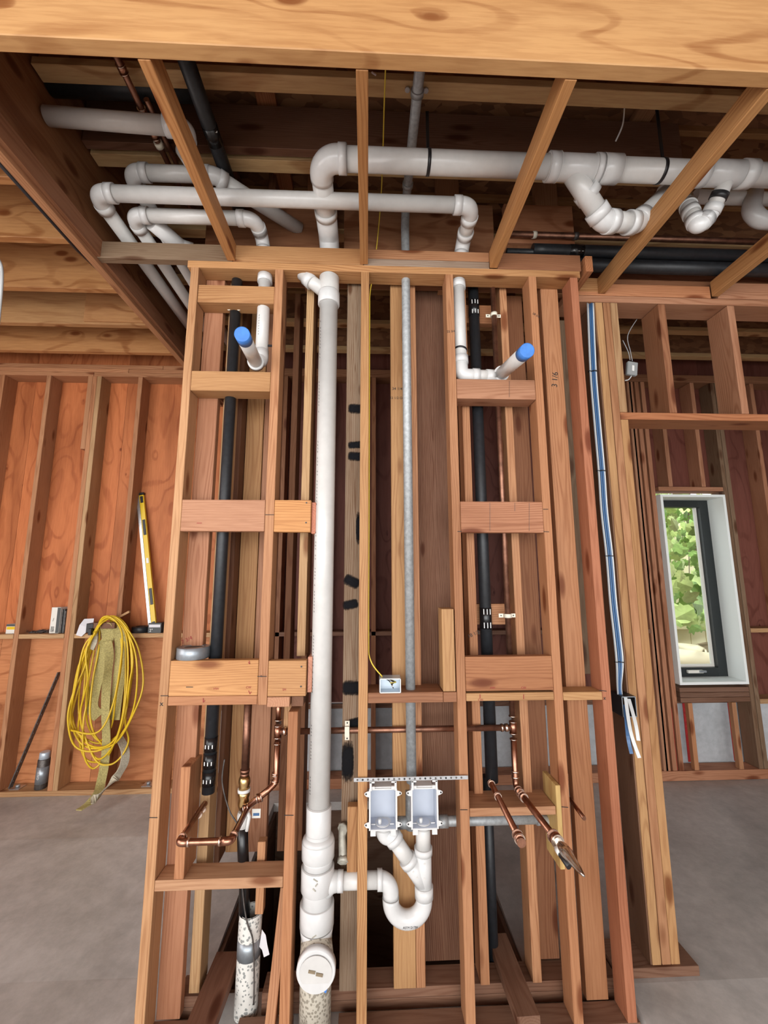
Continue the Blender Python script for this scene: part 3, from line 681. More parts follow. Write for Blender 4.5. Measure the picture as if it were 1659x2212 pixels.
# washer drain assembly
YW = 73.4
tp = empty('trap_assembly', at(916, 2000, YW)); tag(tp, 'white plastic trap and forked drain hanging under the two outlet boxes', 'pipe')
A = lambda x_, y_: Vector(at(x_, y_, YW))
r2_ = 1.2
hz = A(737, 1903).z
pL = Vector((SX + 1.9, YW, hz)); pE = Vector((A(844, 1903).x, YW, hz))
tube('pipe', [pL + Vector((1.6, 0, 0)), pE - Vector((2.0, 0, 0))], r2_, PVC, tp, n=28)
tube('tee_branch', [Vector((SX + 1.2, YW, hz - .5)), pL + Vector((.5, 0, 0)), pL + Vector((1.6, 0, 0))], [1.9, 1.5, 1.35], PVCF, tp, n=28)
disc('hub', pL + Vector((1.5, 0, 0)) if False else tuple(pL + Vector((1.75, 0, 0))), (1, 0, 0), 1.46, .9, PVCF, tp, n=28)
disc('hub', tuple(pE - Vector((1.75, 0, 0))), (1, 0, 0), 1.46, .8, PVCF, tp, n=28)
xl, xr = A(844, 1930).x, A(916, 1940).x; zu = A(880, 1940).z
bl = [pE - Vector((2.1, 0, 0))]
for k_ in range(13):
    a = math.pi / 2 - k_ / 12 * math.pi / 2; bl.append(Vector((xl - 1.9 + 1.9 * math.cos(a), YW, hz - 1.9 + 1.9 * math.sin(a))))
tube('elbow', bl + [Vector((xl, YW, zu + .3))], r2_ * 1.07, PVCF, tp, n=28)
disc('joint', (xl, YW, zu + .2), (0, 0, 1), 1.34, .1, RIM, tp)
ub = [Vector((xl, YW, zu + .2))]
rc = (xr - xl) / 2
for k_ in range(25):
    a = math.pi + k_ / 24 * math.pi; ub.append(Vector(((xl + xr) / 2 + rc * math.cos(a), YW, zu - .3 + rc * math.sin(a))))
ut = tube('u_bend', ub + [Vector((xr, YW, zu + .3))], r2_ * 1.09, PVCF, tp, n=28)
text('marking', 'ASTM D1784', ((xl + xr) / 2 + .3, YW - 1.34, zu - rc - .5), .42, INK, ut, up=(0, .25, 1))
zt = A(914, 1832).z
wyb = tube('wye', [Vector((xr, YW, zu + 1.0)), Vector((xr, YW, zt))], r2_ * 1.07, PVCF, tp, n=28)
disc('hub', (xr, YW, zu + .9), (0, 0, 1), 1.48, 1.7, PVCF, wyb); disc('hub', (xr, YW, zt - .3), (0, 0, 1), 1.46, 1.0, PVCF, wyb); disc('joint', (xr, YW, zu + .02), (0, 0, 1), 1.37, .08, RIM, wyb)
dgA = A(851, 1812); dgB = Vector((xr, YW, A(905, 1890).z - 1.2))
tube('branch', [dgB, dgA.lerp(dgB, .45)], r2_ * 1.07, PVCF, wyb, n=28)
d_ = (dgB - dgA).normalized()
disc('hub', tuple(dgA.lerp(dgB, .5)), d_, 1.46, 1.0, PVCF, wyb); 
for f_, s_ in ((.62, 1), (.75, 1)): disc('boss', tuple(dgA.lerp(dgB, f_) + Vector((0, -1.28, 0))), (0, 1, 0), .16, .1, PVC, wyb, n=12)
for z_ in (-1.5, -3.6): disc('boss', (xr, YW - 1.28, zt + z_), (0, 1, 0), .17, .1, PVC, wyb, n=12)
tube('pipe', [dgA, dgA.lerp(dgB, .5)], r2_, PVC, tp, n=28)
bxL, bxR = A(828, 1780).x, A(916, 1780).x
zb = A(860, 1778).z
el = tube('elbow', [Vector((bxL, YW, zb + .4)), Vector((bxL, YW, zb - 1.0)), Vector((bxL + .25, YW, zb - 1.7)), dgA - d_ * .3, dgA + d_ * .2], r2_ * 1.07, PVCF, tp, n=28, bend=1.2)
disc('hub', tuple(dgA), d_, 1.46, 1.0, PVCF, el)
tube('pipe', [Vector((xr, YW, zb + .3)), Vector((xr, YW, zt))], r2_, PVC, tp, n=28)
# outlet boxes
def outlet(x0, x1, label):
    z1, z0 = A(830, 1690).z, A(830, 1775).z
    ob = empty('outlet_box', ((x0 + x1) / 2, 73, z0)); tag(ob, label, 'outlet box', 'washer outlet boxes')
    yf, ybk, t = 71.25, 74.6, .12
    body = empty('body', ((x0 + x1) / 2, 73, z0)); body.parent = ob; body.matrix_basis = W[ob.name].inverted() @ W[body.name]
    for n_, a in (('back', (x0, x1, ybk - t, ybk, z0, z1)), ('side_panel', (x0, x0 + t, yf, ybk - t, z0, z1)), ('side_panel', (x1 - t, x1, yf, ybk - t, z0, z1)),
                  ('bottom_panel', (x0 + t, x1 - t, yf, ybk - t, z0, z0 + t)), ('top_panel', (x0 + t, x1 - t, yf, ybk - t, z1 - t, z1))):
        bd(n_, ob, *a, (0, 0, 0), BOXP, bev=.03)
    body_children = None
    for x_ in (x0 - .13, x1 - .13): bd('rim', ob, x_, x_ + .26, yf - .1, yf, z0 - .05, z1 + .05, (0, 0, 0), PVCF, bev=.03)
    for z_ in (z0 - .13, z1 - .1): bd('rim', ob, x0 + .14, x1 - .14, yf - .1, yf, z_, z_ + .22, (0, 0, 0), PVCF, bev=.03)
    for s, x_ in ((-1, x0), (1, x1)):
        for z_ in (z0 + .75, z1 - .65):
            pts = [(x_, yf - .04, z_ + .45), (x_ + s * .55, yf - .04, z_ + .3), (x_ + s * .86, yf - .04, z_ + .12), (x_ + s * .86, yf - .04, z_ - .12), (x_ + s * .55, yf - .04, z_ - .3 - (.1 if s < 0 else 0)), (x_, yf - .04, z_ - .5)]
            vs = [V(*p) for p in pts] + [V(p[0], p[1] + .1, p[2]) for p in pts]; n = 6
            fs = [tuple(range(n)), tuple(range(2 * n - 1, n - 1, -1))] + [(i, i + n, (i + 1) % n + n, (i + 1) % n) for i in range(n)]
            e_ = meshobj('ear', vs, fs, PVCF, ob); disc('hole', (x_ + s * .6, yf - .06, z_), (0, 1, 0), .13, .1, BLACK, e_, n=12)
    for x_ in (x0 + .1, x1 - .95):
        bd('foot_tab', ob, x_, x_ + .85, yf - .1, yf + .1, z0 - .85, z0 - .12, (0, 0, 0), PVCF, bev=.03)
    for x_ in (x0 - .05, x1 - .8):
        b_ = bd('bracket', ob, x_, x_ + .85, yf - .15, yf + .3, z1 + .1, z1 + .45, (0, 0, 0), PVCF, bev=.03)
        bd('bracket_post', b_, x_ if x_ < (x0 + x1) / 2 else x_ + .5, (x_ if x_ < (x0 + x1) / 2 else x_ + .5) + .35, yf - .35, yf - .18, z1 - .1, z1 + 1.25, (0, 0, 0), PVCF, bev=.03)
        bd('bracket_lip', b_, x_, x_ + .8, yf - .35, yf - .2, z1 + 1.05, z1 + 1.3, (0, 0, 0), PVCF, bev=.02)
    bd('top_collar', ob, x0 + .7, x1 - .7, yf + .1, yf + 2.6, z1 + .02, z1 + .3, (0, 0, 0), PVCF, bev=.05)
    cx_ = (x0 + x1) / 2 - .05
    kk = disc('knockout_ring', (cx_, 72.7, z0 + .2), (0, 0, 1), 1.15, .12, PVCF, ob, n=32); disc('knockout', (cx_, 72.7, z0 + .24), (0, 0, 1), .98, .14, BOXP, kk, n=32)
    tube('test_plug', [(cx_ - .45, 72.4, z0 + .3), (cx_ - .45, 72.4, z0 + .85), (cx_ - .45, 72.4, z0 + 1.0)], [.3, .3, .16], PVCF, ob, n=16)
    for s in (-1, 1): bd('rib', ob, cx_ + s * 1.5 - .35, cx_ + s * 1.5 + .35, 72.2, 72.35, z0 + .2, z0 + .35, (0, 0, 0), PVCF, bev=.02)
    tube('spigot', [((bxL if x0 < 4 else xr), YW, z0 - .05), ((bxL if x0 < 4 else xr), YW, z0 - 1.0)], 1.3, PVCF, ob, n=28)
    bpy.data.objects.remove(body)
outlet(at(799, 1700, 71.3)[0], at(856, 1700, 71.3)[0], 'left of the two open washer outlet boxes, next to the middle stud')
outlet(at(889, 1700, 71.3)[0], at(944, 1700, 71.3)[0], 'right of the two open washer outlet boxes, in front of the grey conduit')
sb = empty('strap_bar', at(763, 1684, 71)); tag(sb, 'perforated flat metal bar nailed across two studs above the outlet boxes', 'bar')
pz, pz2 = at(764, 1684, 71.2), at(1011, 1677, 71.2)
bd('bar', sb, pz[0], pz2[0], 71.13, 71.24, pz[2] - .34, pz[2] + .26, (0, 0, 0), STEEL, bev=.03)
for k_ in range(22):
    x_ = pz[0] + .6 + k_ * .84
    if x_ < pz2[0] - .3: disc('hole', (x_, 71.1, pz[2] - .03), (0, 1, 0), .15, .05, BLACK if k_ % 4 == 1 else DSTEEL, sb, n=12)

# overhead white pipes (they run above the soffit joists)
def av(x, y, z): return Vector(atz(x, y, z))
ZM = 67.0
md = empty('main_drain_pipe', av(1000, 352, ZM)); tag(md, 'thick grey-white drain pipe running across under the joists, elbow at its left end', 'pipe')
e0 = av(712, 352, ZM); YM = 57.6
tube('pipe', [(-5.0, YM, ZM), (30.3, YM, ZM)], 1.75, PVC, md, n=40); tube('pipe', [(40.4, YM, ZM), (75, YM, ZM)], 1.75, PVC, md, n=40)
arc = [Vector((-4.7, YM, ZM))]
for k_ in range(15):
    a = k_ / 14 * math.pi / 2; arc.append(Vector((-5.0 - 3.0 * math.sin(a) + 0, YM + 3.0 - 3.0 * math.cos(a), ZM)))
el = tube('elbow', arc + [Vector((-8.0, YM + 3.6, ZM))], 1.97, PVCF, md, n=36)
disc('hub', (-4.3, YM, ZM), (1, 0, 0), 2.12, 1.3, PVCF, el); disc('glue_line', (-3.6, YM, ZM), (1, 0, 0), 2.0, .08, RIM, el)
tube('pipe', [(-8.0, YM + 3.5, ZM), (-8.0, 70, ZM)], 1.8, PVC, md, n=36)
tube('elbow', [(-8.0, 68, ZM), (-8.0, 71.5, ZM), (-8.0, 73.6, ZM - 1.0), (-7.9, 73.9, ZM - 3.0)], [2.0, 2.0, 1.95, 1.8], PVCF, md, bend=1.6, n=36) if False else tube('elbow', fillet([V(-8, 67.5, ZM), V(-8, 74.6, ZM), V(-7.8, 74.6, ZM - 4.6)], 2.6 * I), 1.98, PVCF, md, n=36, raw=True)
disc('hub', (-8, 67.8, ZM), (0, 1, 0), 2.12, 1.2, PVCF, md); 
tube('reducer', [(-7.8, 74.6, 63.0), (-7.8, 74.6, 62.2), (-7.8, 74.6, 61.6)], [2.0, 1.9, 1.3], PVCF, md, n=30); tube('riser', [(-7.8, 74.6, 59.6), (-7.8, 74.6, 64)], 1.22, PVC, md, n=24)
ty = tube('tee', [(30.2, YM, ZM), (40.5, YM, ZM)], 1.95, PVCF, md, n=40)
for x_, w_ in ((30.6, 1.7), (38.2, 1.2), (40.2, 3.4)): disc('hub', (x_, YM, ZM), (1, 0, 0), 2.13, w_, PVCF, ty, n=40)
for x_ in (29.7, 31.5, 37.5, 38.9, 42.0): disc('glue_line', (x_, YM, ZM), (1, 0, 0), 2.145 if x_ in (31.5, 38.9) else 2.0, .07, WHITE, ty, n=40)
ty2 = tube('tee', [(55.8, YM, ZM), (64, YM, ZM)], 1.95, PVCF, md, n=40); disc('hub', (64.0, YM, ZM), (1, 0, 0), 2.13, 2.2, PVCF, ty2); disc('hub', (56.2, YM, ZM), (1, 0, 0), 2.13, 1.5, PVCF, ty2)
tr0, tr1, tr2, tr3 = Vector((33.4, YM, ZM)), Vector(at(1300, 462, 61.5)), Vector(at(1352, 485, 63)), Vector(at(1445, 415, 63))
dn = empty('overhead_trap', tr1); tag(dn, 'fat white trap fitting hanging in a U below the main overhead pipe', 'pipe')
pvc_run(dn, [tr0, Vector(at(1303, 478, 61.5)), Vector(at(1375, 482, 63)), tr3], 1.62, bend=2.2, mat=PVC)
for f_ in (.35,): disc('hub', tuple(tr0.lerp(tr1, .55)), tr1 - tr0, 2.05, 1.6, PVCF, dn)
disc('hub', tuple(tr3), tr3 - Vector(at(1375, 482, 63)), 1.98, 1.3, PVCF, dn)
hs = empty('pipe_hanger', (10.2, YM, 69)); tag(hs, 'black strap looped around the main overhead pipe near its middle', 'strap')
disc('loop', (at(925, 350, YM)[0], YM, ZM), (1, 0, 0), 1.84, .55, BLACK, hs, n=36); bd('tail', hs, at(925, 350, YM)[0] - .25, at(925, 350, YM)[0] + .25, YM - .1, YM + .1, ZM + 1.7, 76.9, (0, 0, 0), BLACK, bev=.02)
hs2 = empty('pipe_hanger', (58, YM, 69)); tag(hs2, 'black strap around the main overhead pipe behind the right joist', 'strap')
disc('loop', (at(1425, 362, YM)[0], YM, ZM), (1, 0, 0), 1.84, .55, BLACK, hs2, n=36); bd('tail', hs2, 49.6, 50.1, YM - .1, YM + .1, ZM + 1.7, 88.8, (0, 0, 0), BLACK, bev=.02)
br = empty('branch_pipe', at(1560, 430, 58)); tag(br, 'thin white branch pipe with black clamp slanting from the main pipe at right', 'pipe')
pvc_run(br, [(61.0, YM, ZM - .5), at(1533, 466, 60.5), at(1508, 492, 61), at(1488, 450, 62), at(1480, 425, 66)], 1.2, bend=1.9)
_a, _b = Vector((61.0, YM, ZM - .5)), Vector(at(1533, 466, 60.5)); disc('clamp', tuple(_a.lerp(_b, .5)), _b - _a, 1.38, 1.0, BLACK, br)
br2 = empty('branch_pipe', at(1560, 425, 72)); tag(br2, 'white pipe running behind the branch at the far upper right, with elbows', 'pipe')
pvc_run(br2, [at(1500, 425, 70), at(1720, 432, 70)], 1.25); tube('elbow', [at(1628, 420, 69), at(1622, 455, 69), at(1640, 475, 69), at(1675, 478, 69)], 1.6, PVCF, br2, bend=2.0, n=24)

def outer_run(name, label, pts, r, **k):
    e_ = empty(name, pts[0]); tag(e_, label, 'pipe'); pvc_run(e_, pts, r, **k); return e_
Z2 = 65.8
xa = av(205, 418, Z2).x; ya = av(600, 430, Z2).y; xb = av(1018, 455, Z2).x
va = outer_run('vent_pipe', 'longest white vent pipe crossing two joists, elbowed down at both ends', [(xa, 112, Z2), (xa, ya, Z2), (xb, ya, Z2), (xb + .2, 73.0, Z2), (at(991, 609, 73.4)[0], 73.4, 59.6)], 1.3, bend=2.3)
yc = av(400, 468, 65.6).y; xc = av(288, 472, 65.6).x; xd = av(552, 478, 65.6).x
vb = outer_run('vent_pipe', 'short lower white vent pipe at left between beam and stud, elbows both ends', [(xc, 112, 65.6), (xc, yc, 65.6), (xd, yc, 65.6), (xd + .3, 73.0, 65.6), (at(571, 600, 73.4)[0], 73.4, 59.6)], 1.2, bend=2.2)
zc = 72.3; p0 = av(278, 372, zc); p1 = av(465, 382, zc)
vc = outer_run('vent_pipe', 'grey-white vent pipe behind the long one, bending down toward the rim board', [(p0.x, 86, zc), (p0.x, p0.y, zc), (p1.x, p0.y, zc), (av(648, 496, zc).x, 77.5, zc)], 1.32, bend=2.4)
for s_, (x_, y_) in (((0, 1), (405, 355)),): tube('wye_branch', [(p1.x - 2.8, p0.y + .2, zc), (p1.x - 4.2, p0.y - 3.5, zc + 1)], 1.3, PVCF, vc, n=24)
vd = outer_run('vent_pipe', 'dim white pipe highest in the left joist bay ending in an elbow', [(-51.5, av(165, 253, 72.5).y, 72.5), (av(408, 275, 72.5).x, av(400, 275, 72.5).y, 72.5), (p1.x - 4.2, p0.y - 3.2, zc + .8)], 1.35, bend=2.0)
tube('sleeve', [(xc + 2.8, 70, 66), (xc + 5.6, 76, 66), (xc + 7.6, 76.9, 66)], 1.5, PVCF, vb, bend=2, n=24)
tube('offset', [(xc + 3.6, 72.6, 66.3), (xc + 3.6, 112, 66.3)], 1.2, PVC, vb, n=24)

# fixture drains with blue-taped stubs
def fixture(label, xt, xbm, pe, stub, ztop=57.9):
    f_ = empty('fixture_drain', (xt, 73.4, pe[2])); tag(f_, label, 'pipe', 'blue-capped fixture drains')
    return f_
f1 = fixture('left fixture drain with blue taped stub pointing out of the wall', 0, 0, (0, 0, 38), 0)
xt = at(569, 680, 73.4)[0]; b_ = Vector(at(566, 772, 73.4))
tube('pipe', [(xt, 73.4, 58.2), (xt, 73.4, b_.z)], 1.19, PVC, f1, n=28); disc('hub', (xt, 73.4, 57.2), (0, 0, 1), 1.42, 1.5, PVCF, f1)
s0, s1 = Vector(at(553, 783, 72)), Vector(at(523, 722, 60.5)); 
tube('elbow', [(xt, 73.4, b_.z + 1.4), (xt, 73.4, b_.z - .6), tuple(s0)], 1.33, PVCF, f1, bend=1.2, n=24); disc('hub', tuple(s0), s1 - s0, 1.48, 1.1, PVCF, f1)
tube('stub', [s0, s1], 1.19, PVC, f1, n=28); d_ = (s1 - s0).normalized()
tube('tape_cap', [s1 - d_ * 2.2, s1 + d_ * .03, s1 + d_ * .05], [1.22, 1.22, 1.1], BLUE, f1, n=28)
bd('cable_tie', f1, xt - 1.4, xt + 2.6, 73.1, 73.3, b_.z + 2.1, b_.z + 2.5, (0, 0, 0), BLACK, bev=.02)
for k_ in (0, 1): strokes('print_line', [(xt - .5, b_.z + 4 + i * .55 + k_ * 6, xt - .45, b_.z + 4.3 + i * .55 + k_ * 6) for i in range(8)], 73.4 - 1.1, INK, f1, w=.05)
f2 = fixture('right fixture drain with blue taped stub above the cross block', 0, 0, (20, 0, 38), 0)
xt = at(992, 680, 73.4)[0]; zz = at(1000, 812, 73.4)[2]
tube('pipe', [(xt, 73.4, 58.2), (xt, 73.4, zz + 2)], 1.19, PVC, f2, n=28); disc('hub', (xt, 73.4, 57.0), (0, 0, 1), 1.42, 1.6, PVCF, f2)
s0, s1 = Vector(at(1082, 808, 72.8)), Vector(at(1139, 757, 61)); xe = s0.x
tube('elbow', [(xt, 73.4, zz + 3.6), (xt, 73.4, zz), (xt + 3.0, 73.4, zz)], 1.34, PVCF, f2, bend=2.2, n=24); disc('hub', (xt, 73.4, zz + 3.2), (0, 0, 1), 1.46, 1.5, PVCF, f2); disc('hub', (xt + 2.8, 73.4, zz), (1, 0, 0), 1.45, 1.3, PVCF, f2)
tube('pipe', [(xt + 2, 73.4, zz), (xe - 2, 73.4, zz)], 1.19, PVC, f2, n=24); tube('elbow', [(xe - 2.8, 73.4, zz), (xe, 73.6, zz), s0], 1.33, PVCF, f2, bend=1.3, n=24)
disc('hub', tuple(s0), s1 - s0, 1.46, 1.0, PVCF, f2); tube('stub', [s0, s1], 1.19, PVC, f2, n=28); d_ = (s1 - s0).normalized()
tube('tape_cap', [s1 - d_ * 1.9, s1 + d_ * .03, s1 + d_ * .05], [1.22, 1.22, 1.1], BLUE, f2, n=28)
disc('cable_tie', (xt, 73.4, at(993, 757, 73.4)[2]), (.15, .1, 1), 1.3, .35, BLACK, f2)

# ================================================================== BLACK INSULATED PIPES
def foam(label, pts, r, wraps=(), **k):
    e_ = empty('insulated_pipe', pts[0]); tag(e_, label, 'pipe'); tube('foam_sleeve', pts, r, FOAM, e_, n=24, **k)
    for p, d, L in wraps:
        w_ = disc('tape_wrap', p, d, r * 1.05, L, TAPEB, e_, n=24)
        dv = Vector(d).normalized(); side = dv.cross(Vector((0, 1, 0))).normalized()
        if abs(dv.z) > .7:
            for s in (-.55, .0, .55):
                for h in ((-.1,) if L < 3 else (-.32, .32)): bd('print', w_, p[0] + s * r - .07, p[0] + s * r + .07, p[1] - r * 1.07 * math.cos(s * .9) - .02, p[1] - r * 1.05 * math.cos(s * .9) + .06, p[2] + h * L - L * .13, p[2] + h * L + L * .13, (0, 0, 0), WHITE, bev=0)
        else:
            for h in (-.25, .1, .35): bd('print', w_, p[0] + h * L - .2, p[0] + h * L + .2, p[1] - r * .8 - .03, p[1] - r * .8 + .05, p[2] - r * .68, p[2] - r * .45, (0, 0, 0), WHITE, bev=0)
    return e_
xp = at(490, 1000, 74.9)[0]; zl = at(451, 1712, 74.9)[2]
foam('black foam-wrapped pipe dropping through the left stud bay', [(xp, 74.95, 57.9), (xp, 74.95, zl)], 1.02,
     wraps=[((xp, 74.95, at(455, 1606, 74.9)[2]), (0, 0, 1), 2.2), ((xp, 74.95, at(453, 1642, 74.9)[2]), (0, 0, 1), 2.2), ((xp, 74.95, at(452, 1680, 74.9)[2]), (0, 0, 1), 2.2)])
xq = at(1032, 885, 77.2)[0]; zr = at(1060, 1688, 77.2)[2]
foam('black foam-wrapped pipe dropping through the right stud bay', [(xq, 77.25, 61), (xq, 77.25, zr)], 1.08,
     wraps=[((xq, 77.25, at(1022, 668, 77.2)[2]), (0, 0, 1), 3.4), ((xq, 77.25, at(1032, 872, 77.2)[2]), (0, 0, 1), 1.3), ((xq, 77.25, at(1047, 1335, 77.2)[2]), (0, 0, 1), 3.8)])
lo = empty('lower_black_pipe', (xq, 79, -67)); tag(lo, 'thin dark pipe continuing down behind the lowest shelf of the right bay', 'pipe')
tube('pipe', [(xq + .2, 81.4, zr - 1), (xq + .2, 81.4, -69.4)], .95, FOAM, lo)
pa, pb = Vector(at(1160, 540, 75.6)), Vector(at(1700, 560, 75.6))
foam('upper of two black insulated pipes right of the rim board', [(at(1150, 542, 75.6)[0], 75.6, pa.z), (at(1175, 542, 75.6)[0], 75.6, pa.z), (44, 75.6, pa.z), (110, 75.6, pa.z)], [.4, 1.25, 1.25, 1.2] if False else 1.2,
     wraps=[((at(1243, 543, 75.6)[0], 75.6, pa.z), (1, 0, 0), 3.0)])
pc = at(1250, 562, 75.0)
foam('lower of two black insulated pipes, just above the right top plate', [(43.5, 76.6, pc[2] + .2), (110, 76.6, pc[2] + .2)], 1.35)
tube('thin_sleeve', [(29, 75.6, 66.9), (44.5, 75.6, 66.9)], .62, FOAM, bpy.data.objects['insulated_pipe.003'], n=16)
kx = Vector(atz(405, 135, 74.5)); ky = Vector(atz(485, 365, 74.5))
foam('shiny black pipe crossing the left joist bay toward the wall', [(ky.x, kx.y - 3, 74.5), (ky.x, 76.8, 74.5)], 1.25, wraps=[((ky.x, atz(462, 290, 74.5)[1], 74.5), (0, 1, 0), 3)])
jx = atz(400, 195, 78.5)
foam('dark pipe running sideways high in the left joist bay', [(-51.7, jx[1], 78.6), (jx[0] + 1, jx[1], 78.6)], 1.7)

# ================================================================== COPPER
def cop(label, name='copper_pipe'):
    e_ = empty(name); tag(e_, label, 'pipe'); return e_
def fit(par, p, d, r=.62, L=.9, mat=COP):
    f_ = disc('coupling', tuple(p), d, r, L, mat, par, n=18); dv = Vector(d).normalized()
    for s in (-1, 1): disc('solder_ring', tuple(Vector(p) + dv * s * L * .5), d, r * 1.06, .13, SOLDER, f_, n=18)
    return f_
YH = 75.35
c1 = cop('long level copper pipe crossing behind the drain stack and studs')
zc1 = at(850, 1576, YH)[2]; xl_, xr_ = at(600, 1584, YH)[0], at(1108, 1568, YH)[0]
tube('pipe', [(xl_, YH, zc1), (xr_, YH, zc1)], .5, COPD, c1, n=20)
for s, x_ in ((1, xl_), (-1, xr_)):
    t_ = tube('tee', [(x_, YH, zc1 + 1.0), (x_, YH, zc1 - 1.0)], .62, COP, c1, n=18)
    for z_ in (1.9, .95, -.95, -1.9): disc('solder_ring', (x_, YH, zc1 + z_), (0, 0, 1), .66, .14, SOLDER, t_, n=18)
    disc('solder_ring', (x_ + s * 1.2, YH, zc1), (1, 0, 0), .66, .5, SOLDER, t_, n=18); disc('solder_ring', (x_ + s * 2.0, YH, zc1), (1, 0, 0), .66, .3, SOLDER, t_, n=18)
cl1 = bd('pipe_clip', c1, at(750, 1576, YH)[0] - .4, at(750, 1576, YH)[0] + .4, YH - .62, YH - .5, zc1 - .8, zc1 + .8, (0, 0, 0), CLIP, bev=.03)
for s in (-1, 1): bd('tab', c1, at(750, 1576, YH)[0] - .4, at(750, 1576, YH)[0] + .4, YH - .05, YH + .05 , zc1 + s * 1.1 - .45, zc1 + s * 1.1 + .45, (0, 0, 0), CLIP, bev=.03); disc('screw', (at(750, 1576, YH)[0], YH - .1, zc1 + s * 1.25), (0, 1, 0), .13, .08, BLACK, c1, n=10)
# left riser down to the valve
c2 = cop('left copper riser with elbow feeding the brass valve')
xv = at(532, 1600, YH)[0]; zvv = at(552, 1730, YH)[2]
tube('pipe', [(xl_, YH, -21.8), (xl_, YH, zc1 + 2)], .46, COP, c2, n=18)
tube('pipe', [(xl_, YH, zc1 - 1.5), (xl_, YH, at(595, 1690, YH)[2]), (xl_ - 1.2, YH - .8, at(597, 1702, YH)[2]), (xv + .2, YH - 1.4, zvv - .8)], .5, COP, c2, bend=1.2, n=18)
for p_ in (at(595, 1672, YH), at(594, 1688, YH)): fit(c2, p_, (0, 0, 1), .6, .3)
for f_ in (.35, .85): fit(c2, Vector((xl_ - 1.0, YH - .8, at(597, 1702, YH)[2])).lerp(Vector((xv + .2, YH - 1.4, zvv - .8)), f_), (xv + 1.2 - xl_, -.6, -1), .66, .7)
# main vertical supply with valve
c3 = cop('copper supply pipe with brass shutoff valve above the black hose', 'supply_valve')
q3 = lambda y_: at(533, y_, YH)[2]
tube('pipe', [(xv, YH, q3(1662)), (xv, YH, -21.3)], .62, COPD, c3, n=20)
for y_, r_ in ((1664, .78), (1672, .72)): disc('collar', (xv, YH, q3(y_)), (0, 0, 1), r_, .4, COPD, c3, n=18)
tube('union', [(xv, YH, q3(y_)) for y_ in (1676, 1682, 1690, 1698, 1704)], [.75, .95, 1.0, .85, .95], BRASS, c3, n=8)
disc('washer', (xv, YH, q3(1706)), (0, 0, 1), 1.02, .5, WHITE, c3)
tube('valve_body', [(xv, YH, q3(y_)) for y_ in (1709, 1716, 1724, 1735, 1748)], [.95, 1.0, .8, .95, .7], BRASS, c3, n=10)
tube('tape_bundle', [(xv, YH, q3(y_)) for y_ in (1752, 1760, 1772, 1786)], [.8, .95, .85, .9], PVC, c3, n=14)
tg_ = bd('paper_tag', c3, xv + 1.5, xv + 2.9, YH - .1, YH - .06, q3(1767), q3(1747), (0, 0, 0), CARD, bev=0); bd('tag_stripe', tg_, xv + 1.7, xv + 2.7, YH - .13, YH - .11, q3(1762), q3(1756), (0, 0, 0), CABB, bev=0)
tube('handle', [(xv + .8, YH - .3, q3(1748)), (xv + 1.2, YH - .6, q3(1760)), (xv + .9, YH - .6, q3(1790))], .28, WHITE, c3, n=10)
bh = cop('black hose running from the valve down into the spattered white sleeve', 'black_hose')
tube('hose', [(xv, YH, q3(1785)), (xv + .2, YH + .4, q3(1850)), (xv + .4, 76.8, q3(1930)), (xv + .6, 77.2, -60)], .88, TAPEB, bh, n=18)
slv = empty('pipe_sleeve', at(530, 2160, 77)); tag(slv, 'white sleeve pipe spattered with cement, wrapped in grey tape, on the floor', 'pipe')
za, zb_ = at(541, 1970, 77)[2], -69.4; xA, xB = at(541, 1970, 77)[0], at(531, 2165, 77)[0]
bm = bmesh.new(); pts = [V(xA, 77.3, za) - V(xB, 77.3, zb_), Vector((0, 0, 0))]
sweep(bm, pts, 1.85 * I, 32, cap=False); sweep(bm, pts, 1.6 * I, 32, cap=False)
for k_ in range(32):
    pass
bmesh.ops.recalc_face_normals(bm, faces=bm.faces[:])
me = bpy.data.meshes.new('sleeve'); bm.to_mesh(me); bm.free(); link('sleeve', me, SPECK, slv, Matrix.Translation(V(xB, 77.3, zb_)))
mdp = Vector((xA, 77.3, za)).lerp(Vector((xB, 77.3, zb_)), .34)
disc('tape_band', tuple(mdp), (xA - xB, 0, za - zb_), 1.9, 2.6, GREYT, slv, n=32)
patch('torn_bag', slv, [at(x_, y_, 76.5) for x_, y_ in ((566, 2008), (574, 2020), (577, 2040), (582, 2062), (570, 2068), (566, 2052), (560, 2045))], PAPER)
tube('tracer_wire', spline([at(485, 1640, 76), at(480, 1690, 76), at(495, 1750, 75.8), at(515, 1785, 75.7), at(523, 1830, 75.6), at(524, 1920, 75.5), at(533, 1990, 75.3), at(546, 2030, 75.2), at(549, 2100, 75.2), at(548, 2170, 75)], 5), .13, DSTEEL, slv, n=6)
# jumper loop
c4 = cop('copper loop bulging out toward the room above the lowest left shelf')
zj = at(450, 1735, 76)[2]; xj0 = at(446, 1730, 76)[0]; xj1 = at(541, 1735, 76)[0]
fr = Vector(atz(392, 1818, zj)); fr2 = Vector(atz(492, 1818, zj)); yj = (fr.y + fr2.y) / 2
tube('pipe', [(xj0, 75.3, zj + .3), (xj0, yj, zj), (xj1, yj, zj), (xj1, 75.0, zj)], .46, COP, c4, bend=1.0, n=18)
for p_, d_ in (((xj0, 74.4, zj), (0, 1, 0)), ((xj0, 72.9, zj), (0, 1, 0)), ((xj0, yj + 1.2, zj), (0, 1, 0)), ((xj1, yj + 1.3, zj), (0, 1, 0)), ((xj0 + 1.4, yj, zj), (1, 0, 0)), ((xj1 - 1.5, yj, zj), (1, 0, 0)), ((xj1, 74.3, zj), (0, 1, 0))):
    disc('solder_ring', p_, d_, .60, .28, SOLDER, c4, n=18)
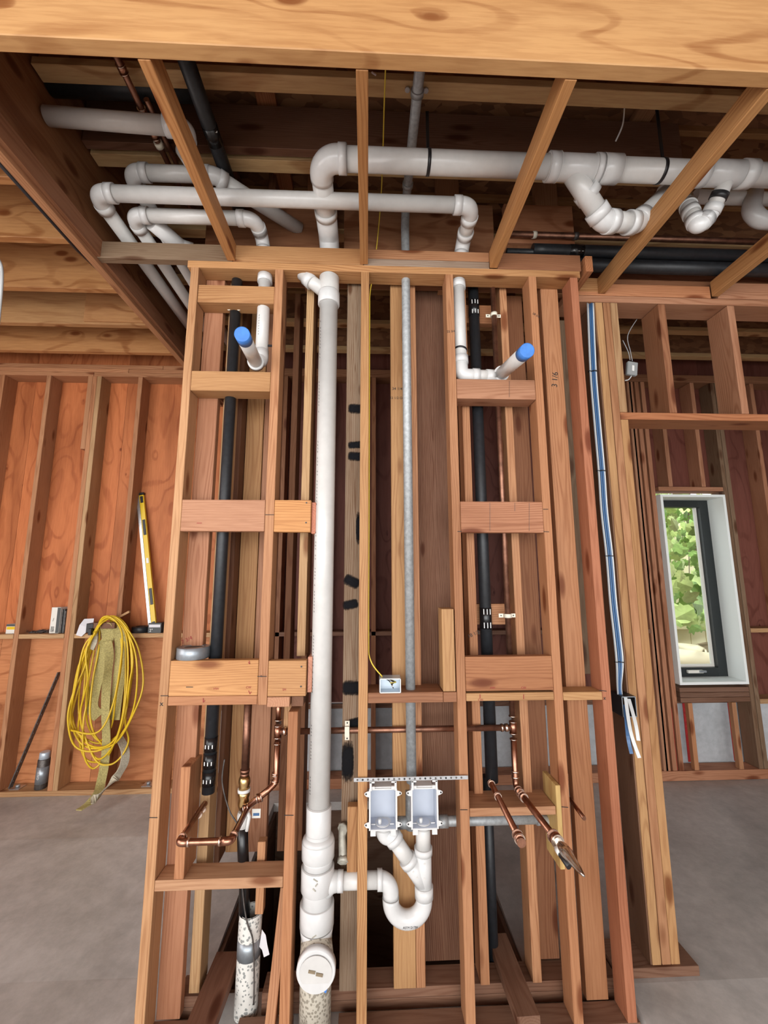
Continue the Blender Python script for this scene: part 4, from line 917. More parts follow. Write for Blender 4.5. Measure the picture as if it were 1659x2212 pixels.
tube('elbow', [(xj0, yj + 1.2, zj), (xj0, yj, zj), (xj0 + 1.3, yj, zj)], .56, COP, c4, bend=1.0, n=18); tube('elbow', [(xj1, yj + 1.2, zj), (xj1, yj, zj), (xj1 - 1.3, yj, zj)], .56, COP, c4, bend=1.0, n=18)
# right riser
c5 = cop('vertical copper riser in the right bay bending out to a faucet stub')
xr5 = xr_; zk = at(1118, 1700, YH)[2]
tube('pipe', [(xr5, YH, zc1 + 2), (xr5, YH, 61)], .52, COPD, c5, n=18)
f0 = Vector((xr5, YH, zk)); fe_ = Vector(atz(1200, 1812, zk)); f0.x = xr5
fe_.x = xr5 + .2 if abs(fe_.x - xr5) > 2 else fe_.x
tube('pipe', [(xr5, YH, zc1 - 1.9), (xr5, YH, zk), tuple(fe_)], .5, COP, c5, bend=1.2, n=18)
for p_, d_ in (((xr5, YH, zk + 2.5), (0, 0, 1)), ((xr5, YH, zk + 1.6), (0, 0, 1))): disc('solder_ring', p_, d_, .64, .3, SOLDER, c5, n=18)
for f_ in (.1, .22): fit(c5, f0.lerp(fe_, f_), fe_ - f0, .66, .8)
fit(c5, fe_, fe_ - f0, .85, 1.3)
tipv = Vector(atz(1262, 1893, zk - .6)); dv = (tipv - fe_)
bib = lab(tube('bibb', [fe_.lerp(tipv, t_) for t_ in (0.05, .2, .3, .45, .6, .72, .85, .93, 1)], [.7, .62, .8, .85, .6, .5, .38, .25, .12], FINS, c5, n=12), 'chrome faucet fitting')
tube('lever', [fe_.lerp(tipv, .3) + Vector((-.6, 0, -.4)), fe_.lerp(tipv, .62) + Vector((-.5, 0, -.7))], .35, BLACK, bib, n=10)
disc('ferrule', tuple(fe_.lerp(tipv, .28) + Vector((-.5, 0, -.3))), dv, .5, .8, WHITE, bib, n=12)
c6 = cop('shorter capped copper stub poking out over the right shelf')
g0 = Vector(at(1060, 1690, 76.6)); g1 = Vector(atz(1120, 1808, g0.z))
tube('pipe', [tuple(g0 + Vector((0, .4, .6))), tuple(g0), tuple(g1)], .47, COP, c6, n=18); fit(c6, g0.lerp(g1, .03), g1 - g0, .6, .4); fit(c6, g0.lerp(g1, .3), g1 - g0, .57, .35)
fit(c6, g1, g1 - g0, .72, 1.0); disc('cap', tuple(g1 + (g1 - g0).normalized() * .9), g1 - g0, .62, .8, COP, c6, n=18)
c7 = cop('tiny bare copper stub beside the flat stud, right of the gusset')
tube('pipe', [at(1231, 1726, 74.5), at(1262, 1768, 69.5)], .33, COP, c7, n=14)
c8 = cop('bare copper line above the two black insulated pipes'); zc8 = at(1300, 512, 76.0)[2]
tube('pipe', [(at(1085, 504, 76)[0], 76.0, zc8), (110, 76.0, zc8)], .62, COPD, c8, n=18); disc('ivory_clip', (at(1154, 505, 76)[0], 76, zc8), (1, 0, .1), .72, .8, CLIP, c8); disc('dark_clip', (at(1243, 509, 76)[0], 76, zc8), (1, 0, .1), .74, .9, DSTEEL, c8)
c9 = cop('dark copper line crossing the left joist bay with elbows'); k0, k1 = Vector(atz(268, 120, 75)), Vector(atz(352, 330, 75))
tube('pipe', [(k1.x, k0.y - 4, 75), (k1.x, 77, 75)], .5, COPD, c9, n=14); tube('twin', [(k1.x + 1.2, k0.y + 6, 75.6), (k1.x + 1.2, 70, 75.6)], .45, COPD, c9, n=12)
for y_ in (150, 240, 290): fit(c9, (k1.x, atz(300, y_, 75)[1], 75), (0, 1, 0), .66, 1.0)
disc('ivory_clip', (k1.x, atz(350, 312, 75)[1], 75), (0, 1, 0), .72, .9, CLIP, c9)
for par, x_, y_, zz_ in ((c5, xr5, YH, at(1066, 680, YH)[2]), (c5, xr5, YH, at(1097, 1330, YH)[2])):
    disc('pipe_clip', (x_, y_, zz_), (0, 0, 1), .68, .7, CLIP, par)
    for s in (-1, 1): bd('tab', par, x_ + s * 1.1 - .45, x_ + s * 1.1 + .45, y_ + .35, y_ + .45, zz_ - .35, zz_ + .35, (0, 0, 0), CLIP, bev=.02); disc('screw', (x_ + s * 1.15, y_ + .32, zz_), (0, 1, 0), .12, .08, BLACK, par, n=10)
disc('pipe_clip', (at(509, 648, 74)[0], 73.7, at(509, 648, 74)[2]), (0, 0, 1), .3, .3, CLIP, bpy.data.objects['insulated_pipe'])
for s in (-1, 1): disc('clip_loop', (xp + s * .95, 74.0, 51.2), (0, 1, 0), .42, .2, CLIP, bpy.data.objects['insulated_pipe'], n=14)

# ================================================================== GALVANIZED
gv = empty('steel_conduit', (7.3, 73.6, 58)); tag(gv, 'grey galvanized steel pipe rising up the middle bay and bending overhead', 'pipe')
xg = at(881, 1000, 73.6)[0]; zg = 75.2; yg0 = 41
tube('pipe', [(xg + .15, yg0, zg), (xg + .15, 73.4, zg), (xg, 73.6, 70), (xg, 73.6, at(885, 1690, 73.6)[2])], .84, GALV, gv, bend=2.2, n=22)
for y_ in (200, 400): disc('coupling', (xg + .15, atz(900, y_, zg)[1], zg), (0, 1, 0), 1.05, .8, GALV, gv)
for s in (-1, 1): disc('clamp_ear', (xg + .15 + s * 1.5, atz(912, 196, 76.5)[1], 76.6), (0, 0, 1), .4, .3, STEEL, gv, n=12)
gh = empty('steel_pipe', at(900, 1778, 75.2)); tag(gh, 'level grey galvanized pipe with couplings behind the outlet boxes', 'pipe')
YG = 75.9; zg2 = at(960, 1774, YG)[2]
tube('pipe', [(at(855, 1778, YG)[0], YG, zg2), (at(1180, 1774, YG)[0], YG, zg2)], .78, GALV, gh, n=22)
for x_, L in ((at(872, 1776, YG)[0], 2.0), (at(957, 1776, YG)[0], 1.6), (at(1162, 1774, YG)[0], .6)): disc('coupling', (x_, YG, zg2), (1, 0, 0), .98, L, GALV, gh)
tube('tee', [(xg, YG, zg2 + 5), (xg, YG, zg2 - 1)], .85, GALV, gh, n=20)
tube('valve_end', [(at(1166, 1774, YG)[0], YG, zg2), (at(1190, 1778, YG)[0], YG - 1, zg2), (at(1196, 1790, YG)[0], YG - 1.6, zg2 - .6)], [.9, .6, .7], GLOVE, gh, n=16)
ov = empty('old_valve', at(742, 1820, 75)); tag(ov, 'old grey pipe spigot hanging beside the weathered stud, left of the cleat', 'valve')
v0, v1, v2 = at(741, 1785, 75.5), at(739, 1808, 75), at(741, 1850, 74)
tube('body', [at(752, 1782, 76), v0, v1, v2, at(741, 1862, 73.8)], [.5, .9, .62, .7, .85], GLOVE, ov, n=16); disc('nut', at(741, 1858, 73.7), (0, 1, .8), .9, .7, GLOVE, ov, n=6); disc('nut', at(741, 1790, 75), (.6, 1, 0), .9, .5, GLOVE, ov, n=8)

# ================================================================== WIRES AND BOXES
jb = empty('junction_box', at(841, 1500, 71)); tag(jb, 'small bluish electrical box with loose wires on the middle cross block', 'box')
x0, x1, z0, z1 = at(820, 1485, 71.2)[0], at(866, 1485, 71.2)[0], at(840, 1501, 71.2)[2], at(840, 1471, 71.2)[2]; z0 = max(z0, -19.6); z1 = z0 + 2.3
for n_, a in (('back', (x0, x1, 73.5, 73.6, z0, z1)), ('side_panel', (x0, x0 + .1, 71.2, 73.5, z0, z1)), ('side_panel', (x1 - .1, x1, 71.2, 73.5, z0, z1)), ('bottom_panel', (x0 + .1, x1 - .1, 71.2, 73.5, z0, z0 + .1)), ('top_panel', (x0 + .1, x1 - .1, 71.2, 73.5, z1 - .1, z1))): bd(n_, jb, *a, (0, 0, 0), BOXB, bev=.02)
for z_ in (z0, z1 - .14): bd('rim', jb, x0, x1, 71.1, 71.2, z_, z_ + .14, (0, 0, 0), JAMB, bev=.02)
for x_ in (x0, x1 - .14): bd('rim', jb, x_, x_ + .14, 71.1, 71.2, z0, z1, (0, 0, 0), JAMB, bev=.02)
for k_, m_ in enumerate((BLACK, WHITE, COP, BLACK, YCAB)):
    a = (x0 + .4 + .15 * k_, 73.2, z1 - .3); b = (x0 + 1.6 + .3 * k_, 71.7 + .2 * k_, z1 - .5 - .1 * k_); c_ = (x0 + 2.3 - .12 * k_, 71.3, z0 + .7 + .22 * k_)
    tube('wire', spline([a, b, c_], 6), .08, m_, jb, n=6)
yw = empty('yellow_wire', at(799, 800, 72)); tag(yw, 'yellow cable running down the middle stud to the bluish box', 'cable')
sx = .27
tube('cable', spline([(atz(833, 160, 76)[0], 45, 76), (atz(829, 250, 76)[0], 55, 75.9), (2.6, 66, 76.6), (2.4, 74.8, 75), (1.2, 75.6, 62), (sx + .1, 74.6, 56), (sx, 73.4, 48), (sx, 73.4, 10), (sx, 73.2, -10), (sx + .3, 72.4, -14.5), (x0 + .5, 72.4, z1)], 6), .11, YCAB, yw, n=8)
bb = empty('switch_box', at(1345, 1520, 76)); tag(bb, 'large black electrical box with cut cable ends on the right stud pack', 'box')
x0, x1, z0, z1 = 46.0, 48.6, at(1355, 1550, 76)[2], at(1355, 1505, 76)[2]
for n_, a in (('back', (x0, x1, 79.9, 80, z0, z1)), ('side_panel', (x0, x0 + .12, 76.2, 79.9, z0, z1)), ('side_panel', (x1 - .12, x1, 76.2, 79.9, z0, z1)), ('bottom_panel', (x0 + .12, x1 - .12, 76.2, 79.9, z0, z0 + .12)), ('top_panel', (x0 + .12, x1 - .12, 76.2, 79.9, z1 - .12, z1))): bd(n_, bb, *a, (0, 0, 0), BLACK, bev=.03)
for z_ in (z0, z1 - .15): bd('rim', bb, x0, x1, 76.1, 76.2, z_, z_ + .15, (0, 0, 0), GREYT, bev=.02)
for x_ in (x0, x1 - .12): bd('rim', bb, x_, x_ + .12, 76.1, 76.2, z0, z1, (0, 0, 0), GREYT, bev=.02)
for m_, a, b, c_ in ((CABW, (47.0, 76.6, z1 - .3), at(1362, 1580, 74), at(1381, 1637, 73)), (CABW, (47.6, 76.6, z1 - .6), at(1372, 1560, 74), at(1379, 1600, 73)), (CABB, (46.8, 76.6, z1 - 1.6), at(1356, 1590, 74), at(1364, 1628, 73.5))):
    ribbon('cable_end', [a, b, c_], (1, -.4, 0), .55, .22, m_, bb)
for label, offs, mats, name in (('thick blue and white cables running down beside the right stud pack', ((.5, 0), (.85, .1), (.25, .25)), (CABB, CABW, CABB), 'cable_bundle'),
                                ('thin pale cables left of the blue bundle on the right stud pack', ((-.45, 0), (-.2, .15)), (CABG, CABW), 'cable_bundle')):
    cbn = empty(name, at(1300, 1100, 77)); tag(cbn, label, 'cable')
    path = [(1273, 655), (1279, 802), (1287, 904), (1297, 1017), (1303, 1106), (1314, 1201), (1322, 1300), (1330, 1370), (1336, 1430), (1336, 1480), (1338, 1505)]
    for (dx, dy), m_ in zip(offs, mats):
        pp = []
        for i, (x_, y_) in enumerate(path):
            p = Vector(at(x_, y_, 77.5)); pp.append(tuple(p + Vector((dx * (.6 if i > 8 else 1), dy, 0))))
        tube('cable', spline(pp, 5), .2 if len(offs) == 3 else .13, m_, cbn, n=8)
    for i in (1, 3, 5, 8):
        p = Vector(at(*path[i], 77.5)); disc('cable_tie', tuple(p + Vector((offs[0][0], .1, 0))), (0.1, 0, 1), .62 if len(offs) == 3 else .35, .12, BLACK, cbn, n=10)
gb = empty('grey_box', at(1362, 797, 84)); tag(gb, 'small grey alarm box hung on thin wires by the upper right studs', 'box')
gp = Vector(at(1364, 797, 84))
beamto('case', gb, tuple(gp + Vector((-.2, 0, -1.6))), tuple(gp + Vector((.3, 0, 1.6))), .9, 2.4, BOXG, (0, 0, 0), up=(1, 0, 0), bev=.2)
beamto('label_plate', gb, tuple(gp + Vector((.0, -.5, -.7))), tuple(gp + Vector((.15, -.5, .6))), .05, .5, WHITE, (0, 0, 0), up=(1, 0, 0), bev=0)
tube('wire', spline([at(1377, 688, 84), at(1356, 725, 84), at(1362, 760, 84), at(1366, 780, 84)], 5), .09, CABG, gb, n=6)
tube('wire', spline([at(1345, 735, 84), at(1357, 760, 84), at(1361, 778, 84)], 5), .09, CABG, gb, n=6)
tube('wire', spline([at(1364, 812, 84), at(1358, 820, 84), at(1350, 822, 84)], 5), .12, CABW, gb, n=6)
lw = empty('loose_wire', at(1345, 240, 60)); tag(lw, 'thin white wire dangling in the dark joist bay at upper right', 'wire')
tube('wire', spline([at(1349, 232, 56), at(1345, 270, 56), at(1330, 305, 57)], 5), .13, CABW, lw, n=6)
lc = empty('wall_cable', at(5, 560, 60)); tag(lc, 'pale cable looping at the far left edge under the joists', 'cable')
tube('cable', spline([(at(-30, 545, 80)), at(-8, 556, 80), at(3, 575, 80), at(4, 610, 80), at(0, 660, 80), at(-4, 700, 80)], 5), .3, CABW, lc, n=8)
bc = empty('black_conduit', at(60, 400, 50)); tag(bc, 'black cable running along the outer bottom edge of the left beam', 'cable')
tube('cable', [(-54.1, 41, 59.6), (-54.1, 70, 59.7), (-54.0, 78, 60.6)], .38, BLACK, bc, n=8)

# ================================================================== LOOSE BOARDS
lb = beamto('loose_board', None, (23.6, 83.5, -65.2), (23.9, 69.3, -65.1), 3.5, 1.5, WOOD, T['brown'], up=(0, 0, 1)); tag(lb, 'short loose board lying across the bottom plates in the right bay', 'board')
lb = beamto('loose_board', None, (-23.6, 82.0, -65.2), (-23.9, 69.3, -65.1), 4.2, 1.5, WOOD, (0.17, 0.08, 0.05), up=(0, 0, 1)); tag(lb, 'dark loose board lying across the bottom plates in the left bay', 'board')
lb = beamto('loose_board', None, (-14.3, 73.4, -67.3), (-13.6, 79.0, -52.5), 1.5, 3.4, WOOD, T['front'], up=(0, 1, 0)); tag(lb, 'short board leaning against the lower stud left of the stack', 'board')

# ================================================================== ON THE LEFT WALL
YS = 142.6; zsh = -19.18
def shelfx(px, Y=YS): return at(px, 1367, Y)[0]
tr_ = empty('tape_roll', (-29.9, 73.2, -14.2)); tag(tr_, 'silver duct tape roll lying on the left cross block', 'tape roll')
bm = bmesh.new()
prof = [(2.55, 0), (2.65, .06), (2.65, 1.84), (2.55, 1.9), (1.6, 1.9), (1.5, 1.8), (1.5, .1), (1.6, 0)]
n_ = 36; rg = [[bm.verts.new((r * I * math.cos(2 * math.pi * k / n_), r * I * math.sin(2 * math.pi * k / n_), z * I)) for r, z in prof] for k in range(n_)]
for k in range(n_):
    a, b = rg[k], rg[(k + 1) % n_]
    for j in range(8): f = bm.faces.new((a[j], b[j], b[(j + 1) % 8], a[(j + 1) % 8])); f.smooth = j in (1, 5)
bmesh.ops.recalc_face_normals(bm, faces=bm.faces[:])
me = bpy.data.meshes.new('roll'); bm.to_mesh(me); bm.free()
link('roll', me, GREYT, tr_, Matrix.Translation(V(-29.7, 73.9, -14.18)))
tube('core', [(-29.7, 73.9, -14.1), (-29.7, 73.9, -12.4)], 1.55, CARDD, tr_, n=30)
tr2_ = empty('tape_roll', (shelfx(300), YS, zsh)); tag(tr2_, 'dark tape roll on the far wall ledge, right of the cord coil', 'tape roll')
o = link('roll', me.copy(), None, tr2_, Matrix.Translation(V(shelfx(300), YS + .9, zsh))); o.data.materials[0] = FOAM
def boxthing(name, label, cat, x0, x1, y0, y1, h, mat, tilt=0, face=None):
    e_ = empty(name, ((x0 + x1) / 2, y0, zsh)); tag(e_, label, cat)
    b_ = bd('carton', e_, x0, x1, y0, y1, zsh, zsh + h, (0, 0, 0), mat, bev=.03)
    return e_, b_
e_, b_ = boxthing('screw_box', 'small white and yellow carton on the ledge at the left edge', 'box', shelfx(12), shelfx(33), YS, YS + 2.6, 3.0, CARD)
bd('lid_band', e_, shelfx(12) + .02, shelfx(33) - .02, YS - .03, YS - .005, zsh + 2.3, zsh + 2.98, (0, 0, 0), CARDD, bev=0); bd('label_band', e_, shelfx(12) + .2, shelfx(33) - .3, YS - .03, YS - .005, zsh + 1.3, zsh + 2.2, (0, 0, 0), YEL, bev=0)
x_ = shelfx(106)
e_, b_ = boxthing('nail_box', 'tall white and black carton of nail strips standing on the ledge', 'box', x_, x_ + 2.9, YS, YS + 3, 8.3, CARD)
bd('side_print', e_, x_ + 1.9, x_ + 2.88, YS - .03, YS - .005, zsh + .1, zsh + 8.2, (0, 0, 0), CARDD, bev=0); text('marking', '/', (x_ + .9, YS - .05, zsh + 4.3), 1.5, INK, e_)
for i in range(5): bd('bar_code', e_, x_ + .4 + .22 * i, x_ + .5 + .22 * i, YS - .03, YS - .005, zsh + .4, zsh + 2.2, (0, 0, 0), INK, bev=0)
for i in range(7):
    ns = bd('nail_strip', None, x_ + 3.05 + i * .5, x_ + 3.4 + i * .5, YS + .4 + .2 * (i % 2), YS + 3, zsh, zsh + 7.6 - .25 * i + .3 * (i % 2), (0, 0, 0), CARDD if i % 2 else DSTEEL, bev=.03)
    tag(ns, ('first', 'second', 'third', 'fourth', 'fifth', 'sixth', 'seventh')[i] + ' dark collated nail strip counting rightward from the tall white carton', 'nails', 'nail strips on the ledge')
npile = bmesh.new()
for i in range(90):
    p = Vector((random.gauss(shelfx(82), 2.1), YS + random.uniform(.1, 2.8), zsh + .08 + abs(random.gauss(0, .35)))); a = random.uniform(0, 3.14); d = Vector((math.cos(a), math.sin(a), random.uniform(-.1, .2))) * .9
    sweep(npile, [V(*(p - d)), V(*(p + d))], .07 * I, 5)
c0 = V(shelfx(82), YS + 1, zsh); bmesh.ops.translate(npile, vec=-c0, verts=npile.verts)
me2 = bpy.data.meshes.new('loose_nails'); npile.to_mesh(me2); npile.free()
o = link('loose_nails', me2, DSTEEL, None, Matrix.Translation(c0)); tag(o, 'low heap of dark loose nails on the ledge left of the tall carton', 'nails'); o['kind'] = 'stuff'
pp = meshobj('paper_sheet', [V(*p) for p in (at(164, 1372, 140.6), at(172, 1350, 140.4), at(182, 1337, 141.5), at(203, 1336, 142), at(200, 1358, 140.8), at(187, 1365, 140.5), at(176, 1375, 140.2))], [(0, 1, 6), (1, 5, 6), (1, 2, 4, 5), (2, 3, 4)], PAPER)
sm = pp.modifiers.new('thickness', 'SOLIDIFY'); sm.thickness = .0006; tag(pp, 'crumpled white paper sheet hanging over the ledge edge', 'paper')
e_, b_ = boxthing('anchor_box', 'flat dark box with white print at the foot of the yellow level', 'box', shelfx(323), shelfx(351), 141.4, 144, 3.2, CARDD)
bd('label_band', e_, shelfx(323) + .3, shelfx(351) - .3, 141.36, 141.39, zsh + 1.8, zsh + 2.7, (0, 0, 0), PAPER, bev=0); text('marking', '2"', (shelfx(330), 141.35, zsh + .8), 1.3, WHITE, e_)
# spirit level leaning in the stud bay
lv_ = empty('spirit_level', at(335, 1366, 142)); tag(lv_, 'long yellow and silver spirit level leaning upright in the stud bay', 'level')
la, lb_ = Vector(at(331, 1362, 142.2)), Vector(at(303, 1070, 145.6)); dl = (lb_ - la).normalized()
off = Vector((-.72, 0, -.05))
beamto('rail', lv_, tuple(la + off), tuple(lb_ + off), 1.0, 1.0, STEEL, (0, 0, 0), up=(0, 1, 0), bev=.05); bpy.data.objects['rail.001' if 'rail.001' in bpy.data.objects else 'rail']
beamto('body', lv_, tuple(la + Vector((.55, 0, 0))), tuple(lb_ + Vector((.55, 0, 0))), 1.5, .9, YEL, (0, 0, 0), up=(0, 1, 0), bev=.05)
for t_, L in ((.965, 2.4), (.75, 5.5), (.24, 5.5), (.04, 2.2)): beamto('grip', lv_, tuple(la.lerp(lb_, t_) + Vector((.6, -.5, 0)) - dl * L / 2), tuple(la.lerp(lb_, t_) + Vector((.6, -.5, 0)) + dl * L / 2), .95, .25, BLACK, (0, 0, 0), up=(0, 1, 0), bev=.1)
beamto('vial', lv_, tuple(la.lerp(lb_, .5) + Vector((.6, -.5, 0)) - dl * .9), tuple(la.lerp(lb_, .5) + Vector((.6, -.5, 0)) + dl * .9), .8, .25, WHITE, (0, 0, 0), up=(0, 1, 0), bev=.1)
beamto('end_cap', lv_, tuple(lb_ + Vector((0, 0, 0))), tuple(lb_ + dl * .8), 2.9, 1.1, BLACK, (0, 0, 0), up=(0, 1, 0), bev=.1)
# spray can and leaning angle bar
cx_ = at(88, 1698, 143)[0]
sc_ = empty('spray_can', (cx_, 143, -66)); tag(sc_, 'grey spray can standing on the bottom plate of the left wall', 'spray can')
tube('can', [(cx_, 143, -65.98), (cx_, 143, -65.8), (cx_ + .2, 143, -57.6), (cx_ + .2, 143, -57.3)], [1.55, 1.65, 1.65, 1.4], DSTEEL, sc_, n=24); tube('band', [(cx_ + .03, 143, -64.4), (cx_ + .15, 143, -59.5)], 1.68, GREYT, sc_, n=24)
tube('cap', [(cx_ + .2, 143, -57.5), (cx_ + .22, 143, -55.6), (cx_ + .22, 143, -55.4)], [1.45, 1.4, 1.2], BOXB, sc_, n=24)
text('marking', 'GALV', (cx_ + .05, 141.28, -61.8), .9, WHITE, sc_, right_=(0, 0, 1), up=(-1, 0, 0))
ab = empty('angle_bar', at(22, 1702, 142)); tag(ab, 'long dark perforated steel bar leaning diagonally behind the double stud', 'bar')
a, b = Vector(at(22, 1702, 141.8)), Vector(at(128, 1452, 145.5)); beamto('bar', ab, tuple(a), tuple(b), .35, 1.5, DSTEEL, (0, 0, 0), up=(0, -1, .1), bev=.04)
for i in range(12): disc('hole', tuple(a.lerp(b, .06 + i * .08) + Vector((0, -.3, 0))), (0, 1, 0), .28, .1, GREYT, ab, n=8)
for px_ in (38, 320):
    p_ = at(px_, 1703, 143.5); w_ = bd('plate_washer', None, p_[0] - 1.5, p_[0] + 1.5, 142, 145, -65.98, -65.75, (0, 0, 0), STEEL, bev=.03)
    tag(w_, 'square steel anchor plate washer on the bottom plate, ' + ('left of the spray can' if px_ < 100 else 'right of the hanging cord'), 'washer'); disc('nut', (p_[0], 143.5, -65.4), (0, 0, 1), .6, .6, GALV, w_, n=6)
# hook with sling and extension cord
hk = empty('wall_hook', at(212, 1353, 141)); tag(hk, 'dark hook block on the ledge carrying the sling and cord', 'hook')
hx, _, hz_ = at(212, 1352, 140.5); bd('block', hk, hx - 1.2, hx + 1.0, 136.5, 141, hz_ - 1.6, hz_ + 1.2, (0, 0, 0), BLACK, bev=.1); bd('arm', hk, hx + .8, hx + 7.5, 136.6, 138.4, hz_ - .4, hz_ + 1.4, (.2, .1, .06), WOOD)
ts = empty('stick', at(270, 1327, 139)); tag(ts, 'thin pale stick end poking up behind the top of the cord coil', 'stick')
beamto('rod', ts, at(246, 1340, 140.5), at(280, 1321, 139.6), .7, .7, WOOD, T['blond'])
sg = empty('webbing_sling', at(230, 1500, 138)); tag(sg, 'dirty tan webbing sling hanging inside the yellow cord with its tail on the floor', 'sling')
def pl(L, Y): return [at(x_, y_, Y + dy) for x_, y_, dy in L]
ribbon('strap', pl([(212, 1352, 0), (228, 1350, -1.5), (233, 1380, -1), (222, 1400, 0), (214, 1450, 0), (203, 1500, 0), (200, 1530, 0), (214, 1548, 0)], 139.2), ((.3, 1, 0), (1, .2, 0), (1, .1, 0), (1, 0, .1), (.8, .3, .6)), 3.4, .25, WEB, sg)
ribbon('strap', pl([(235, 1345, -1), (255, 1350, -1.5), (262, 1400, 0), (258, 1460, 0), (250, 1520, 0), (246, 1555, 0)], 139.6), ((.3, 1, 0), (1, .2, 0), (1, 0, 0), (1, 0, 0)), 3.6, .25, WEB, sg)
ribbon('strap', pl([(232, 1385, -1), (236, 1420, -.6), (230, 1480, -.6), (228, 1540, -.4), (230, 1600, -.4), (226, 1650, -.6), (218, 1690, -2.0), (212, 1712, -5), (196, 1732, -8), (170, 1750, -11)], 138.2), ((1, .3, 0), (.5, .8, 0), (1, 0, 0), (1, .1, 0), (.8, .6, 0), (.5, 1, .2), (.7, .6, .2)), 2.4, .3, WEB, sg)
ribbon('strap', pl([(256, 1590, 1), (270, 1620, 0), (268, 1650, -.5), (252, 1678, -1.4), (232, 1700, -4.5), (210, 1722, -8), (196, 1730, -9)], 138.6), ((.3, 1, 0), (.6, .8, 0), (.6, .8, .3), (.5, .6, .8), (.6, .8, .3)), 2.4, .3, WEBP, sg)
ribbon('end_loop', pl([(204, 1360, -1), (203, 1385, -1.2), (196, 1402, -1.2)], 138.5), ((1, .2, 0), (1, 0, 0)), 2.0, .4, WEBP, sg)
ec = empty('extension_cord', at(225, 1500, 136)); tag(ec, 'bright yellow extension cord hanging in many long loops on the left wall', 'extension cord')
loops = [((205, 1365), (170, 1440), (150, 1560), (165, 1580), (215, 1580), (245, 1520), (262, 1420), (262, 1360), (232, 1333)),
         ((203, 1368), (182, 1440), (158, 1500), (148, 1555), (162, 1612), (212, 1622), (258, 1590), (285, 1540), (296, 1470), (290, 1400), (262, 1345), (225, 1332)),
         ((206, 1366), (180, 1400), (165, 1480), (152, 1545), (170, 1600), (205, 1617), (250, 1604), (288, 1545), (310, 1480), (300, 1410), (280, 1365), (245, 1333)),
         ((204, 1362), (186, 1410), (190, 1470), (175, 1540), (185, 1600), (215, 1640), (250, 1600), (270, 1520), (278, 1430), (268, 1360), (230, 1335)),
         ((208, 1362), (180, 1420), (160, 1500), (160, 1560), (188, 1606), (230, 1612), (262, 1575), (280, 1500), (287, 1420), (275, 1355), (238, 1331)),
         ((205, 1370), (178, 1440), (170, 1520), (176, 1570), (205, 1640), (235, 1652), (262, 1635), (277, 1600), (272, 1560), (280, 1480), (288, 1420), (270, 1350), (240, 1332)),
         ((210, 1365), (190, 1430), (192, 1500), (180, 1560), (182, 1630), (200, 1660), (222, 1640), (224, 1615), (205, 1585), (195, 1540), (200, 1470), (212, 1400), (216, 1350)),
         ((212, 1360), (186, 1440), (168, 1490), (155, 1560), (175, 1590), (215, 1606), (255, 1585), (275, 1520), (283, 1450), (278, 1375), (250, 1338), (228, 1334)),
         ((204, 1364), (187, 1420), (180, 1500), (170, 1570), (178, 1625), (196, 1645), (228, 1640), (250, 1600), (266, 1540), (270, 1450), (265, 1370), (240, 1336)),
         ((214, 1362), (195, 1450), (185, 1520), (190, 1570), (214, 1600), (240, 1570), (252, 1500), (262, 1430), (258, 1370), (236, 1338))]
path = []
for i, L in enumerate(loops):
    for j, (x_, y_) in enumerate(L): path.append(at(x_ + random.uniform(-1.5, 1.5), y_, 135.4 + .38 * i + 1.2 * math.sin(j * 1.3 + i)))
tube('cord', spline(path, 6), .27, YEL, ec, n=8)
lab(bd('plug', ec, hx + .2, hx + 1.2, 135.4, 136.4, hz_ - 2.2, hz_ - .2, (0, 0, 0), BLACK, bev=.1), 'black plug')

# ================================================================== MARKS ON THE LUMBER
def mark(s, px, py, Y, size, mat=INK, rot=0):
    p = at(px, py, Y); r_ = (math.cos(rot), 0, math.sin(rot)); u_ = (-math.sin(rot), 0, math.cos(rot))
    par = wf if Y < 75.5 else ws
    return text('marking', s, (p[0], Y - .02, p[2]), size, mat, par, right_=r_, up=u_)
mark('22 3/4', 974, 716, 71.58, .62, INK, .1); mark('28 3/4', 1158, 681, 71.58, .6, INK, -.6); mark('17 3/4', 401, 1384, 75.13, .95, REDINK, .45)
mark('3 1/6', 1199, 820, 75.13, 1.6, INK, 1.45); mark('34 1/4', 858, 840, 75.98, .8); mark('33 1/2 OK', 858, 860, 75.98, .7); mark('18 1/2', 1023, 1370, 75.98, .9, INK, .4)
for s_, x_, y_ in (('CW', 537, 1485), ('HW', 467, 1488), ('SM', 614, 1490), ('HW', 1064, 1486), ('CW', 1131, 1486), ('CW', 1038, 1512)): mark(s_, x_, y_, 71.56, .5, REDINK)
mark('x', 349, 1520, 71.58, 1.2); mark('<', 564, 1461, 71.58, .7); mark('x', 1306, 1508, 71.5, .9)
def pline(nm, pts, Y, mat=INK, w=.1, par=None):
    P = [at(x_, y_, Y) for x_, y_ in pts]; return strokes(nm, [(P[i][0], P[i][2], P[i + 1][0], P[i + 1][2]) for i in range(len(P) - 1)], Y - .02, mat, par or (wf if Y < 75.9 else ws), w)
for a in (((347, 1503), (364, 1503)), ((322, 1766), (340, 1766)), ((614, 1761), (634, 1761)), ((556, 1461), (576, 1461)), ((573, 1112), (592, 1112)), ((994, 1749), (1010, 1749)), ((1205, 1742), (1227, 1744)), ((402, 1484), (417, 1484)), ((988, 1148), (997, 1148)), ((1174, 1148), (1186, 1149)), ((1173, 1100), (1184, 1100)), ((1294, 1491), (1310, 1493))): pline('mark', a, 71.57)
for a in (((425, 1130), (436, 1130)), ((538, 1427), (540, 1434), (536, 1431)), ((537, 1492), (540, 1499), (543, 1494)), ((439, 1508), (439, 1517), (443, 1513)), ((1037, 1500), (1037, 1508)), ((1131, 1500), (1131, 1510))): pline('mark', a, 71.56, REDINK)
